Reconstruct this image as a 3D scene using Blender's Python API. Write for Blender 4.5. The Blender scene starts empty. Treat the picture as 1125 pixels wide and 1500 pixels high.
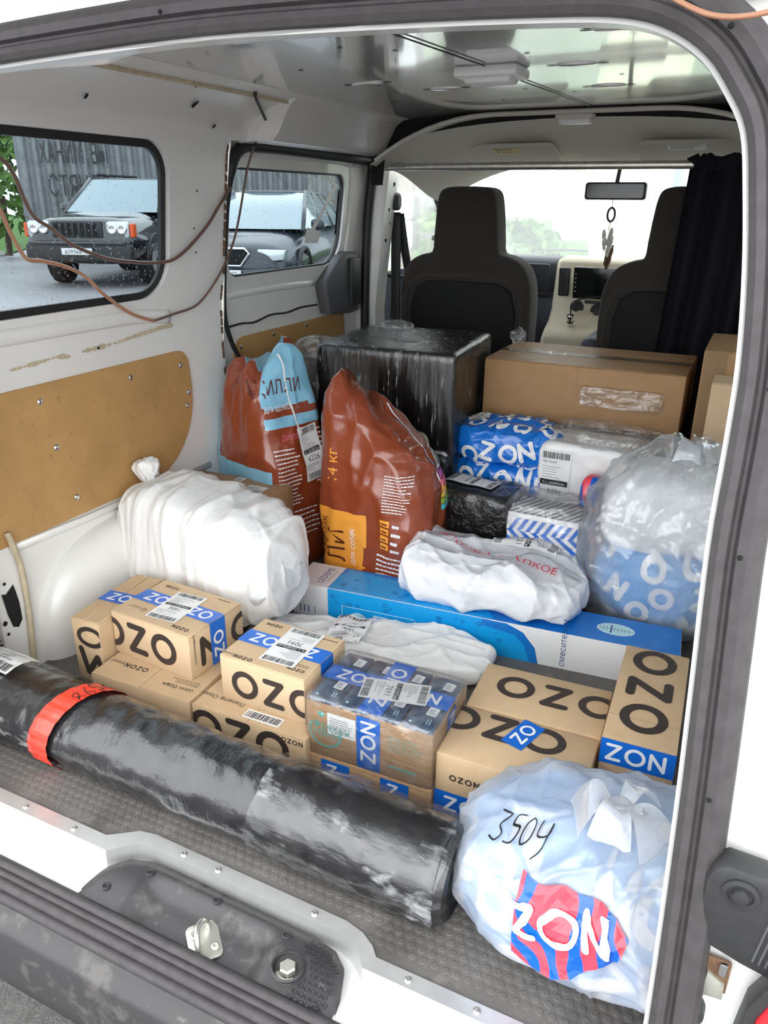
import bpy, bmesh, math, random
from math import sin, cos, pi, radians, sqrt, atan2, floor as ffloor
from mathutils import Vector, Matrix, noise
from mathutils.bvhtree import BVHTree
from mathutils.geometry import delaunay_2d_cdt

random.seed(7)
scene = bpy.context.scene
COL = scene.collection

# ------------------------------------------------------------------ camera
PITCH, YAW, ROLL, FPX = radians(22.2), radians(25.5), radians(0.45), 1117.0
_F = Vector((-sin(YAW)*cos(PITCH), cos(YAW)*cos(PITCH), -sin(PITCH)))
_R0 = Vector((cos(YAW), sin(YAW), 0)); _U0 = _R0.cross(_F)
_R = _R0*cos(ROLL) + _U0*sin(ROLL); _U = _U0*cos(ROLL) - _R0*sin(ROLL)
cam = bpy.data.cameras.new('camera'); camo = bpy.data.objects.new('camera', cam); COL.objects.link(camo)
cam.sensor_fit = 'VERTICAL'; cam.sensor_height = 36.0; cam.lens = FPX/1500.0*36.0
cam.clip_start = 0.02; cam.clip_end = 500
camo.matrix_world = Matrix(((_R.x, _U.x, -_F.x, 0), (_R.y, _U.y, -_F.y, 0), (_R.z, _U.z, -_F.z, 1.0), (0, 0, 0, 1)))
scene.camera = camo

# ------------------------------------------------------------------ sky and exposure
wd = bpy.data.worlds.new('overcast_sky'); scene.world = wd; wd.use_nodes = True
nt = wd.node_tree; nt.nodes.clear()
_o = nt.nodes.new('ShaderNodeOutputWorld'); _b = nt.nodes.new('ShaderNodeBackground')
_t = nt.nodes.new('ShaderNodeTexCoord'); _n = nt.nodes.new('ShaderNodeTexNoise'); _n.inputs['Scale'].default_value = 2.2
_n.inputs['Detail'].default_value = 4
_rp = nt.nodes.new('ShaderNodeValToRGB')
_rp.color_ramp.elements[0].position = .3; _rp.color_ramp.elements[0].color = (.88, .92, .95, 1)
_rp.color_ramp.elements[1].position = .75; _rp.color_ramp.elements[1].color = (1.0, 1.0, 1.0, 1)
nt.links.new(_t.outputs['Generated'], _n.inputs['Vector']); nt.links.new(_n.outputs['Fac'], _rp.inputs['Fac'])
nt.links.new(_rp.outputs['Color'], _b.inputs['Color']); _b.inputs['Strength'].default_value = 1.0
nt.links.new(_b.outputs['Background'], _o.inputs['Surface'])
# soft brightness from the clouded sun, behind and above the photographer
sun = bpy.data.lights.new('clouded_sun', 'SUN'); sun.energy = 0.15; sun.angle = radians(60); sun.color = (1, .97, .93)
suno = bpy.data.objects.new('clouded_sun', sun); COL.objects.link(suno); suno.rotation_euler = (radians(56), 0, radians(14))

vs = scene.view_settings
scene.display_settings.display_device = 'sRGB'
vs.view_transform = 'Standard'; vs.look = 'None'; vs.gamma = 1.0; vs.use_curve_mapping = False
vs.exposure = 2.15
try:
    cy = scene.cycles
    cy.max_bounces = 12; cy.diffuse_bounces = 6; cy.glossy_bounces = 4; cy.transparent_max_bounces = 24; cy.transmission_bounces = 8
    cy.caustics_reflective = False; cy.caustics_refractive = False
except Exception:
    pass

# ------------------------------------------------------------------ materials
MATS = {}
def pm(name, col, rough=.5, metal=0, coat=0, coat_rough=.1, var=None, bump=None, spec=.5, coat_bump=None, emit=None, sub=0, dirt=None, sheen=0, aniso_tex=None):
    """principled material; var=(scale, amount, stretch), bump=(scale, strength, distance, stretch), dirt=(scale, threshold, colour, amount)"""
    m = bpy.data.materials.new(name); m.use_nodes = True; MATS[name] = m
    nt = m.node_tree; p = nt.nodes['Principled BSDF']; L = nt.links.new
    p.inputs['Base Color'].default_value = (*col, 1); p.inputs['Roughness'].default_value = rough
    p.inputs['Metallic'].default_value = metal; p.inputs['Coat Weight'].default_value = coat
    p.inputs['Coat Roughness'].default_value = coat_rough; p.inputs['Specular IOR Level'].default_value = spec
    if sheen: p.inputs['Sheen Weight'].default_value = sheen
    m.diffuse_color = (*col, 1)
    tc = None
    def coords(stretch):
        nonlocal tc
        if tc is None: tc = nt.nodes.new('ShaderNodeTexCoord')
        if not stretch: return tc.outputs['Object']
        mp = nt.nodes.new('ShaderNodeMapping'); mp.inputs['Scale'].default_value = stretch
        L(tc.outputs['Object'], mp.inputs['Vector']); return mp.outputs['Vector']
    def nz(scale, stretch=None, detail=4, rough_=.55):
        n = nt.nodes.new('ShaderNodeTexNoise'); n.inputs['Scale'].default_value = scale; n.inputs['Detail'].default_value = detail
        n.inputs['Roughness'].default_value = rough_
        L(coords(stretch), n.inputs['Vector']); return n.outputs['Fac']
    colsock = None
    if var:
        sc, am = var[0], var[1]; st = var[2] if len(var) > 2 else None
        r = nt.nodes.new('ShaderNodeValToRGB'); L(nz(sc, st), r.inputs['Fac'])
        r.color_ramp.elements[0].position = .25; r.color_ramp.elements[1].position = .75
        r.color_ramp.elements[0].color = (*[max(0, c*(1-am)) for c in col], 1); r.color_ramp.elements[1].color = (*[min(1, c*(1+am)) for c in col], 1)
        colsock = r.outputs['Color']
    if dirt:
        ds = dirt if isinstance(dirt[0], (tuple, list)) else (dirt,)
        for (sc, th, dc, am) in ds:
            r = nt.nodes.new('ShaderNodeValToRGB'); L(nz(sc, None, 6, .62), r.inputs['Fac'])
            r.color_ramp.elements[0].position = th; r.color_ramp.elements[0].color = (0, 0, 0, 1)
            r.color_ramp.elements[1].position = min(1, th+.1); r.color_ramp.elements[1].color = (am, am, am, 1)
            mx = nt.nodes.new('ShaderNodeMix'); mx.data_type = 'RGBA'
            L(r.outputs['Color'], mx.inputs[0])
            if colsock: L(colsock, mx.inputs[6])
            else: mx.inputs[6].default_value = (*col, 1)
            mx.inputs[7].default_value = (*dc, 1); colsock = mx.outputs[2]
    if colsock: L(colsock, p.inputs['Base Color'])
    def bmp(b, sock):
        bp = nt.nodes.new('ShaderNodeBump'); bp.inputs['Strength'].default_value = b[1]; bp.inputs['Distance'].default_value = b[2]
        L(nz(b[0], b[3] if len(b) > 3 else None), bp.inputs['Height']); L(bp.outputs['Normal'], p.inputs[sock])
    if bump: bmp(bump, 'Normal')
    if coat_bump: bmp(coat_bump, 'Coat Normal')
    if emit: p.inputs['Emission Color'].default_value = (*emit[0], 1); p.inputs['Emission Strength'].default_value = emit[1]
    return m

def film(name, tint, opacity, streak=None, rough=.12, white=(.9, .92, .95), translucent=.5, gloss=.08, bump=None):
    """thin plastic sheet: clear share + milky share (diffuse/translucent) + gloss; streak=(scale, stretch, lo, hi) raises the milky share in noise streaks, which paint glints on the wraps"""
    m = bpy.data.materials.new(name); m.use_nodes = True; MATS[name] = m
    nt = m.node_tree; nt.nodes.clear(); L = nt.links.new; N = nt.nodes.new
    out = N('ShaderNodeOutputMaterial'); tr = N('ShaderNodeBsdfTransparent'); tr.inputs['Color'].default_value = (*tint, 1)
    df = N('ShaderNodeBsdfDiffuse'); df.inputs['Color'].default_value = (*white, 1)
    tl = N('ShaderNodeBsdfTranslucent'); tl.inputs['Color'].default_value = (*white, 1)
    m1 = N('ShaderNodeMixShader'); m1.inputs[0].default_value = translucent; L(df.outputs[0], m1.inputs[1]); L(tl.outputs[0], m1.inputs[2])
    m2 = N('ShaderNodeMixShader'); L(tr.outputs[0], m2.inputs[1]); L(m1.outputs[0], m2.inputs[2]); m2.inputs[0].default_value = opacity
    tc = N('ShaderNodeTexCoord')
    if streak:
        n = N('ShaderNodeTexNoise'); n.inputs['Scale'].default_value = streak[0]; n.inputs['Detail'].default_value = 5; n.inputs['Roughness'].default_value = .6
        mp = N('ShaderNodeMapping'); mp.inputs['Scale'].default_value = streak[1]; L(tc.outputs['Object'], mp.inputs[0]); L(mp.outputs[0], n.inputs['Vector'])
        mr = N('ShaderNodeMapRange'); mr.inputs['From Min'].default_value = streak[4] if len(streak) > 4 else .45; mr.inputs['From Max'].default_value = streak[5] if len(streak) > 5 else .75
        mr.inputs['To Min'].default_value = streak[2]; mr.inputs['To Max'].default_value = streak[3]
        L(n.outputs['Fac'], mr.inputs['Value']); L(mr.outputs[0], m2.inputs[0])
    gl = N('ShaderNodeBsdfGlossy'); gl.inputs['Roughness'].default_value = rough; gl.inputs['Color'].default_value = (1, 1, 1, 1)
    if bump:
        n2 = N('ShaderNodeTexNoise'); n2.inputs['Scale'].default_value = bump[0]; n2.inputs['Detail'].default_value = 5
        mp = N('ShaderNodeMapping'); mp.inputs['Scale'].default_value = bump[3] if len(bump) > 3 else (1, 1, 1); L(tc.outputs['Object'], mp.inputs[0]); L(mp.outputs[0], n2.inputs['Vector'])
        bp = N('ShaderNodeBump'); bp.inputs['Strength'].default_value = bump[1]; bp.inputs['Distance'].default_value = bump[2]
        L(n2.outputs['Fac'], bp.inputs['Height']); L(bp.outputs[0], gl.inputs['Normal']); L(bp.outputs[0], df.inputs['Normal'])
    lw = N('ShaderNodeLayerWeight'); lw.inputs['Blend'].default_value = .25
    ma = N('ShaderNodeMath'); ma.operation = 'MULTIPLY_ADD'; ma.inputs[1].default_value = .35; ma.inputs[2].default_value = gloss
    L(lw.outputs['Fresnel'], ma.inputs[0])
    m3 = N('ShaderNodeMixShader'); L(ma.outputs[0], m3.inputs[0]); L(m2.outputs[0], m3.inputs[1]); L(gl.outputs[0], m3.inputs[2])
    L(m3.outputs[0], out.inputs['Surface']); return m

def glass(name, tint, gloss=.06):
    m = bpy.data.materials.new(name); m.use_nodes = True; MATS[name] = m
    nt = m.node_tree; nt.nodes.clear(); L = nt.links.new; N = nt.nodes.new
    out = N('ShaderNodeOutputMaterial'); tr = N('ShaderNodeBsdfTransparent'); tr.inputs['Color'].default_value = (*tint, 1)
    gl = N('ShaderNodeBsdfGlossy'); gl.inputs['Roughness'].default_value = .02
    mx = N('ShaderNodeMixShader'); mx.inputs[0].default_value = gloss
    L(tr.outputs[0], mx.inputs[1]); L(gl.outputs[0], mx.inputs[2]); L(mx.outputs[0], out.inputs[0]); return m

def stripes(name, c1, c2, scale, rot=(0, 0, 0), distort=0, rough=.4, dscale=2.0, coat=0, pos=.5):
    m = pm(name, c1, rough, coat=coat); nt = m.node_tree; L = nt.links.new; p = nt.nodes['Principled BSDF']
    tc = nt.nodes.new('ShaderNodeTexCoord'); mp = nt.nodes.new('ShaderNodeMapping'); mp.inputs['Rotation'].default_value = rot
    w = nt.nodes.new('ShaderNodeTexWave'); w.inputs['Scale'].default_value = scale; w.inputs['Distortion'].default_value = distort; w.inputs['Detail Scale'].default_value = dscale
    w.inputs['Detail'].default_value = 1
    r = nt.nodes.new('ShaderNodeValToRGB'); r.color_ramp.interpolation = 'CONSTANT'
    r.color_ramp.elements[0].color = (*c1, 1); r.color_ramp.elements[1].color = (*c2, 1); r.color_ramp.elements[1].position = pos
    L(tc.outputs['Object'], mp.inputs[0]); L(mp.outputs[0], w.inputs['Vector']); L(w.outputs['Fac'], r.inputs[0]); L(r.outputs[0], p.inputs['Base Color'])
    return m

pm('white_paint', (.77, .76, .73), .32, coat=.5, coat_rough=.12, var=(3, .03), dirt=((5.5, .66, (.45, .36, .26), .35), (40, .70, (.30, .27, .24), .25)))
pm('jamb_paint', (.68, .68, .66), .30, coat=.5, coat_rough=.1, dirt=(9, .68, (.55, .45, .35), .3))
pm('ceiling_paint', (.80, .80, .79), .16, metal=.45, coat=1.0, coat_rough=.05, var=(2, .03), bump=(3.0, .06, .02))
pm('headliner_felt', (.62, .59, .52), .95, var=(300, .08), bump=(500, .2, .001), spec=.1)
pm('plywood', (.46, .27, .105), .62, var=(9, .13), dirt=((60, .60, (.22, .12, .05), .45), (14, .66, (.26, .15, .06), .5)), bump=(140, .10, .001), spec=.25)
pm('rubber', (.045, .040, .042), .62, var=(60, .25), bump=(220, .25, .001))
pm('seal_black', (.012, .012, .013), .5)
pm('mat_rubber', (.135, .126, .118), .72, var=(14, .22), dirt=((22, .57, (.22, .20, .175), .55), (5, .55, (.06, .055, .05), .5)), bump=(160, .35, .002), spec=.3)
pm('aluminium', (.72, .72, .71), .38, metal=.75, var=(30, .08), bump=(90, .08, .001))
pm('steel', (.62, .60, .56), .33, metal=.9, var=(60, .15))
pm('zinc', (.66, .66, .58), .35, metal=.7, dirt=(50, .6, (.35, .22, .10), .6))
pm('plastic_black', (.030, .030, .032), .5, var=(70, .2), bump=(420, .3, .001))
pm('plastic_dirty', (.040, .038, .040), .46, dirt=((16, .56, (.10, .095, .09), .8), (45, .64, (.20, .19, .18), .5)), bump=(300, .3, .001))
pm('plastic_grey', (.09, .09, .095), .5, bump=(420, .2, .001))
pm('rust', (.16, .09, .05), .9, var=(60, .5))
pm('sealant', (.52, .44, .30), .8, var=(50, .2))
pm('tar_line', (.02, .018, .016), .8)
pm('hole_black', (.006, .006, .006), .9)
pm('kraft', (.56, .40, .245), .75, var=(26, .07), bump=(240, .12, .001), spec=.2)
pm('kraft_light', (.60, .44, .28), .75, var=(26, .06), bump=(240, .12, .001), spec=.2)
pm('kraft_brown', (.40, .235, .115), .70, var=(22, .09), bump=(200, .10, .001), coat=.25, coat_rough=.15, coat_bump=(40, .6, .01, (1, 1, 5)), spec=.25)
pm('kraft_filmed', (.40, .235, .115), .6, var=(22, .10), coat=1.0, coat_rough=.08, coat_bump=(26, .9, .02, (1, 1, 4)), spec=.3)
pm('kraft_dark_filmed', (.085, .045, .022), .5, var=(22, .2), coat=1.0, coat_rough=.1, coat_bump=(30, 1, .02, (1, 1, 7)))
pm('kraft_edge', (.30, .19, .10), .8)
pm('print_brown', (.040, .028, .024), .6)
pm('print_black', (.012, .012, .012), .55)
pm('print_grey', (.22, .22, .23), .6)
pm('print_white', (.82, .83, .84), .5)
pm('paper', (.80, .80, .80), .6)
pm('tape_blue', (.004, .135, .60), .28, coat=.4, coat_rough=.1, bump=(70, .18, .003))
pm('tape_white', (.80, .82, .85), .35)
pm('tape_red', (.85, .045, .022), .35, coat=.5, bump=(60, .4, .004), dirt=(18, .62, (.9, .22, .12), .7))
pm('packing_tape', (.36, .24, .14), .12, coat=1, coat_rough=.04, bump=(60, .3, .003, (1, 6, 1)))
pm('poly_white', (.80, .80, .79), .38, bump=(30, .35, .008), coat=.15)
pm('poly_mailer', (.76, .78, .82), .30, bump=(34, .5, .008), coat=.3)
pm('poly_mailer_back', (.60, .62, .66), .22, bump=(34, .5, .008), coat=.5)
pm('poly_blue', (.006, .16, .62), .25, bump=(38, .5, .007), coat=.5, coat_rough=.1)
pm('poly_pale', (.10, .36, .74), .3, bump=(38, .5, .007), coat=.3)
pm('poly_black', (.012, .012, .013), .26, coat=.7, coat_rough=.1, bump=(48, .9, .012))
pm('stretch_black', (.004, .004, .0045), .25, coat=.6, coat_rough=.12, bump=(10, .12, .02, (5, 5, .6)), coat_bump=(22, .22, .02, (4, 4, .5)), spec=.3)
pm('roll_black', (.014, .014, .016), .24, coat=.7, coat_rough=.10, bump=(20, .35, .012, (2.2, .8, .8)), coat_bump=(30, .3, .01, (1.0, 2.0, 2.0)))
pm('sack_brown', (.250, .050, .018), .27, coat=.5, coat_rough=.1, bump=(16, .35, .01))
pm('sack_blue', (.235, .52, .70), .33, coat=.3, bump=(16, .3, .01))
pm('sack_orange', (.87, .36, .05), .35, coat=.3)
pm('sack_dark', (.10, .014, .008), .4)
pm('sticker_magenta', (.60, .10, .42), .4); pm('sticker_pink', (.75, .14, .22), .4); pm('sticker_green', (.30, .55, .08), .4)
pm('sticker_yellow', (.80, .55, .05), .4); pm('sticker_teal', (.05, .55, .60), .4)
pm('beige_wrap', (.30, .27, .20), .6, bump=(60, .8, .01), coat=.3)
pm('print_red', (.62, .02, .05), .45)
pm('carton_white', (.80, .80, .81), .5)
pm('carton_pinkwhite', (.74, .70, .71), .5)
pm('carton_blue', (.004, .17, .58), .38, coat=.2)
pm('carton_cyan', (.004, .34, .76), .38, coat=.2)
pm('print_navy', (.01, .06, .26), .4)
pm('print_pale', (.50, .80, .88), .45)
pm('navy_pack', (.022, .055, .11), .35, coat=.8, coat_rough=.1, var=(30, .25), coat_bump=(40, .7, .01))
pm('print_teal', (.10, .42, .36), .6)
pm('seat_fabric', (.042, .036, .032), .95, var=(400, .3), bump=(700, .4, .001), spec=.1, sheen=.2)
pm('seat_panel', (.010, .0095, .010), .7, bump=(500, .3, .001), spec=.2)
pm('curtain_cloth', (.014, .013, .018), .95, var=(300, .3), bump=(300, .3, .001), spec=.08)
pm('dash_grey', (.075, .085, .11), .55, bump=(500, .2, .001))
pm('dash_cream', (.72, .66, .52), .5)
pm('screen_black', (.012, .014, .014), .12)
pm('chrome', (.75, .75, .75), .12, metal=1)
pm('mirror_glass', (.55, .60, .62), .05, metal=1)
pm('feather', (.75, .72, .68), .9, var=(60, .3)); pm('feather_brown', (.16, .10, .06), .9, var=(60, .4))
pm('wire_black', (.02, .018, .018), .4); pm('wire_copper', (.42, .20, .11), .35, coat=.6); pm('wire_brown', (.14, .075, .055), .4, coat=.4)
pm('yellow_sticker', (.75, .62, .25), .5)
pm('lamp_plastic', (.80, .80, .78), .3)
pm('tail_red', (.55, .02, .03), .15, coat=1, coat_rough=.02)
pm('asphalt', (.115, .112, .110), .85, var=(60, .3), dirt=(300, .55, (.30, .27, .24), .7), bump=(300, .6, .006))
pm('wet_asphalt', (.30, .29, .30), .55, var=(.8, .15), bump=(80, .3, .01))
pm('grass', (.10, .22, .045), .9, var=(9, .5), bump=(60, .9, .05))
pm('fence_steel', (.20, .21, .22), .5, var=(4, .2), dirt=(3, .58, (.08, .075, .075), .6))
pm('fence_paint', (.035, .032, .035), .7)
pm('car_black', (.012, .013, .016), .12, coat=1, coat_rough=.03)
pm('car_dark', (.022, .028, .042), .25, coat=.35, coat_rough=.05)
pm('car_glass', (.20, .28, .32), .06, coat=1, coat_rough=.02)
pm('car_plastic', (.02, .02, .021), .5)
pm('headlight', (.62, .66, .68), .08, coat=1, coat_rough=.02, metal=.3); pm('amber', (.75, .10, .02), .2)
pm('tyre', (.013, .013, .013), .8)
pm('foliage', (.10, .20, .04), .9, var=(4, .5)); pm('bark', (.10, .07, .05), .9)
pm('plaster', (.62, .60, .56), .9, var=(3, .06)); pm('roof_tile', (.30, .25, .23), .8)
pm('number_plate', (.75, .75, .75), .4)
film('bag_milky', (1, 1, 1), .70, streak=(5, (1, 1, 1), .60, .86), gloss=.05, rough=.22, bump=(16, .5, .015))
film('bag_clear', (.97, .98, 1), .22, streak=(6, (1, 1, .5), .25, .55), gloss=.06, rough=.15, bump=(18, .7, .015))
film('wrap_clear', (.97, .97, .97), .03, streak=(14, (.8, 2.2, 2.2), .0, .55, .58, .70), gloss=.035, rough=.10, bump=(12, .35, .02, (.8, 2, 2)))  # whitish streaks painted into the clear film in place of reflections
film('wrap_glints', (.98, .98, .98), .02, streak=(16, (5.0, 5.0, .55), .0, .40, .60, .67), gloss=.02, rough=.10, bump=(12, .3, .02, (5, 5, .6)))  # white streaks painted in as glints on the black wrap
film('film_clear', (.97, .97, .97), .05, streak=(26, (1, 1, 1), .02, .30), gloss=.09, rough=.12, bump=(22, 1.0, .02))
glass('tinted_glass', (.36, .42, .45), .05)
film('wet_haze_glass', (.93, .97, .95), .30, streak=(3, (1, 1, 1), .26, .46), gloss=.03, rough=.03, translucent=.92, white=(.90, .95, .90))  # wet glass; milky share painted in for bright haze and daylight glow
glass('clear_glass', (.90, .95, .93), .05)
film('droplet', (.95, .97, 1), .45, gloss=.25, rough=.05)
stripes('zebra', (.0, .11, .60), (.78, .06, .10), 8.0, rot=(.1, .45, .25), distort=9.0, dscale=1.3, rough=.3, coat=.3)

# ------------------------------------------------------------------ helpers
def mesh(name, v, f, mats, mi=None, smooth=False):
    me = bpy.data.meshes.new(name); me.from_pydata([tuple(p) for p in v], [], [tuple(q) for q in f])
    for m in ([mats] if isinstance(mats, str) else mats): me.materials.append(MATS[m])
    if mi: me.polygons.foreach_set('material_index', mi)
    if smooth is True: me.polygons.foreach_set('use_smooth', [True]*len(me.polygons))
    elif smooth: me.polygons.foreach_set('use_smooth', [True]*len(me.polygons)); me.set_sharp_from_angle(angle=radians(smooth))
    me.update(); return me

def obj(name, me, parent=None, loc=None, rot=None, kind=None, label=None):
    o = bpy.data.objects.new(name, me); COL.objects.link(o)
    if parent: o.parent = parent
    if loc: o.location = loc
    if rot: o.rotation_euler = rot
    if kind: o['kind'] = kind
    if label: o['label'] = label
    return o

def tag(o, label, cat, group=None):
    o['label'] = label; o['category'] = cat
    if group: o['group'] = group
    return o

def thing(name, label, cat, loc=(0, 0, 0), rotz=0, group=None, rot=None):
    o = obj(name, None, None, loc, rot or (0, 0, radians(rotz)))
    o.empty_display_size = .05
    return tag(o, label, cat, group)

def struct(name, me, label=None):
    return obj(name, me, kind='structure', label=label)

class B:
    """collects geometry for one mesh"""
    def __init__(s): s.v = []; s.f = []; s.mi = []
    def add(s, v, f, m=0, M=None):
        b = len(s.v); s.v += [tuple(M @ Vector(p)) if M is not None else tuple(p) for p in v]
        s.f += [tuple(i+b for i in q) for q in f]; s.mi += [m]*len(f); return s
    def box(s, x0, y0, z0, x1, y1, z1, m=0, M=None):
        v = [(x, y, z) for z in (z0, z1) for y in (y0, y1) for x in (x0, x1)]
        return s.add(v, [(0, 2, 3, 1), (4, 5, 7, 6), (0, 1, 5, 4), (1, 3, 7, 5), (3, 2, 6, 7), (2, 0, 4, 6)], m, M)
    def make(s, name, mats, parent=None, smooth=False, **k):
        return obj(name, mesh(name, s.v, s.f, mats, s.mi, smooth), parent, **k)

def rbox(l, w, h, r=.003, seg=2, centre=False):
    """box with rounded edges, from the origin corner (or centred in x, y)"""
    bm = bmesh.new(); bmesh.ops.create_cube(bm, size=1)
    bmesh.ops.scale(bm, vec=(l, w, h), verts=bm.verts)
    bmesh.ops.translate(bm, vec=(0, 0, h/2) if centre else (l/2, w/2, h/2), verts=bm.verts)
    if r: bmesh.ops.bevel(bm, geom=bm.edges[:], offset=min(r, .45*min(l, w, h)), segments=seg, affect='EDGES', profile=.5)
    bm.verts.index_update(); v = [tuple(q.co) for q in bm.verts]; f = [tuple(q.index for q in p.verts) for p in bm.faces]; bm.free(); return v, f

def plate(pts, d, r=.0, seg=2, sides=True):
    """closed outline in (x, z) pushed from y=0 to y=d, front rim rounded by r"""
    bm = bmesh.new(); vs_ = [bm.verts.new((p[0], 0, p[1])) for p in pts]; fc = bm.faces.new(vs_)
    ex = bmesh.ops.extrude_face_region(bm, geom=[fc]); nv = [g for g in ex['geom'] if isinstance(g, bmesh.types.BMVert)]
    bmesh.ops.translate(bm, vec=(0, d, 0), verts=nv)
    bmesh.ops.recalc_face_normals(bm, faces=bm.faces)
    if r:
        ed = [e for e in bm.edges if abs(e.verts[0].co.y-e.verts[1].co.y) < 1e-6]
        bmesh.ops.bevel(bm, geom=ed, offset=r, segments=seg, affect='EDGES', profile=.5, clamp_overlap=True)
    bmesh.ops.triangulate(bm, faces=[f for f in bm.faces if len(f.verts) > 4])
    bm.verts.index_update(); v = [tuple(q.co) for q in bm.verts]; f = [tuple(q.index for q in p.verts) for p in bm.faces]; bm.free(); return v, f

def rrect(x0, z0, x1, z1, r, n=6):
    rr = r if isinstance(r, (tuple, list)) else (r, r, r, r); out = []
    for (cx, cz, a0, q) in ((x1-rr[0], z0+rr[0], -90, rr[0]), (x1-rr[1], z1-rr[1], 0, rr[1]), (x0+rr[2], z1-rr[2], 90, rr[2]), (x0+rr[3], z0+rr[3], 180, rr[3])):
        k = n if q > 1e-6 else 0
        for i in range(k+1):
            a = radians(a0+90*i/max(1, k)); out.append((cx+q*cos(a), cz+q*sin(a)))
    return out

def smooth_path(pts, n=8, closed=False):
    """Catmull-Rom"""
    P = [Vector(p) for p in pts]; out = []; N = len(P)
    for i in range(N if closed else N-1):
        p0, p1, p2, p3 = (P[(i-1) % N] if closed or i > 0 else P[0]), P[i % N], P[(i+1) % N], (P[(i+2) % N] if closed or i+2 < N else P[-1])
        for k in range(n):
            t = k/n; out.append(.5*((2*p1)+(p2-p0)*t+(2*p0-5*p1+4*p2-p3)*t*t+(3*p1-p0-3*p2+p3)*t**3))
    if not closed: out.append(P[-1])
    return out

def tube(pts, r, n=8, closed=False, cap=True, flat=None):
    """round (or flat=(a,b) elliptical) tube along a path"""
    P = [Vector(p) for p in pts]; v = []; f = []; N = len(P); up = None
    for i, p in enumerate(P):
        t = ((P[(i+1) % N]-P[i-1]) if closed else (P[min(i+1, N-1)]-P[max(i-1, 0)]))
        t = t.normalized() if t.length > 1e-9 else Vector((0, 0, 1))
        if up is None: up = Vector((0, 0, 1)) if abs(t.z) < .9 else Vector((0, 1, 0))
        b = t.cross(up); b = b.normalized() if b.length > 1e-6 else Vector((1, 0, 0)); up = b.cross(t).normalized()
        rr = r[i] if isinstance(r, (list, tuple)) else r
        fa, fb = flat or (1, 1)
        for k in range(n):
            a = 2*pi*k/n; v.append(p+(b*cos(a)*fa+up*sin(a)*fb)*rr)
    for i in range(N if closed else N-1):
        j = (i+1) % N
        for k in range(n): f.append((i*n+k, i*n+(k+1) % n, j*n+(k+1) % n, j*n+k))
    if cap and not closed: f.append(tuple(range(n-1, -1, -1))); f.append(tuple((N-1)*n+k for k in range(n)))
    return v, f

def lathe(prof, n=24, axis='z'):
    v = []; f = []
    for (r, z) in prof:
        for k in range(n):
            a = 2*pi*k/n; v.append((r*cos(a), r*sin(a), z) if axis == 'z' else (r*cos(a), z, r*sin(a)))
    for i in range(len(prof)-1):
        for k in range(n):
            q = (i*n+k, i*n+(k+1) % n, (i+1)*n+(k+1) % n, (i+1)*n+k); f.append(q if axis == 'z' else q[::-1])
    return v, f

def loft(rings, cap=True):
    n = len(rings[0]); v = [tuple(p) for r in rings for p in r]; f = []
    for i in range(len(rings)-1):
        for k in range(n): f.append((i*n+k, i*n+(k+1) % n, (i+1)*n+(k+1) % n, (i+1)*n+k))
    if cap: f.append(tuple(range(n-1, -1, -1))); f.append(tuple((len(rings)-1)*n+k for k in range(n)))
    return v, f

def inside(p, poly):
    x, y = p; c = False; n = len(poly)
    for i in range(n):
        x1, y1 = poly[i]; x2, y2 = poly[(i+1) % n]
        if (y1 > y) != (y2 > y) and x < (x2-x1)*(y-y1)/(y2-y1)+x1: c = not c
    return c

def sheet(outer, holes, fn, step=.05, flip=False):
    """flat region with holes, tessellated and mapped by fn(a, b) -> (x, y, z)"""
    pts = []; edges = []
    dens = []
    for L in [outer]+list(holes):
        M = []; n = len(L)
        for i in range(n):
            a, c = L[i], L[(i+1) % n]; k = max(1, int(math.ceil(math.hypot(c[0]-a[0], c[1]-a[1])/step)))
            M += [(a[0]+(c[0]-a[0])*q/k, a[1]+(c[1]-a[1])*q/k) for q in range(k)]
        dens.append(M)
    for L in dens:
        b = len(pts); n = len(L); pts += [Vector(p) for p in L]; edges += [(b+i, b+(i+1) % n) for i in range(n)]
    xs = [p[0] for p in outer]; ys = [p[1] for p in outer]
    x = min(xs)+step/2
    while x < max(xs):
        y = min(ys)+step/2
        while y < max(ys):
            if inside((x, y), outer) and not any(inside((x, y), h) for h in holes): pts.append(Vector((x, y)))
            y += step
        x += step
    r = delaunay_2d_cdt(pts, edges, [], 0, 1e-6); V, F = r[0], r[2]; out = []
    for q in F:
        c = (sum(V[i].x for i in q)/len(q), sum(V[i].y for i in q)/len(q))
        if inside(c, outer) and not any(inside(c, h) for h in holes): out.append(tuple(q)[::-1] if flip else tuple(q))
    return [fn(p.x, p.y) for p in V], out

def skirt(loop, fn0, fn1):
    """strip between the same loop mapped two ways"""
    n = len(loop); v = [fn0(*p) for p in loop]+[fn1(*p) for p in loop]
    return v, [(i, (i+1) % n, n+(i+1) % n, n+i) for i in range(n)]

def ridged(p, s): return 1-2*abs(noise.noise(Vector((p[0]*s[0], p[1]*s[1], p[2]*s[2]))))
def sharp(p, s):
    q = Vector((p[0]*s[0], p[1]*s[1], p[2]*s[2])); q = q+noise.noise_vector(q*.7)*.5
    return (1-abs(noise.noise(q)))**7
def crumple(p, s):
    q = Vector((p[0]*s[0], p[1]*s[1], p[2]*s[2])); q = q+noise.noise_vector(q*.5)*.35
    d = noise.voronoi(q)[0]; return .5*(1-min(1.0, (d[1]-d[0])*3.2))**1.5-.1
def wob(p, s, m): return pn(p, s) if m is False else ridged(p, s) if m is True else sharp(p, s) if m == 's' else crumple(p, s)
def pn(p, s): return noise.noise(Vector((p[0]*s[0], p[1]*s[1], p[2]*s[2])))

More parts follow.
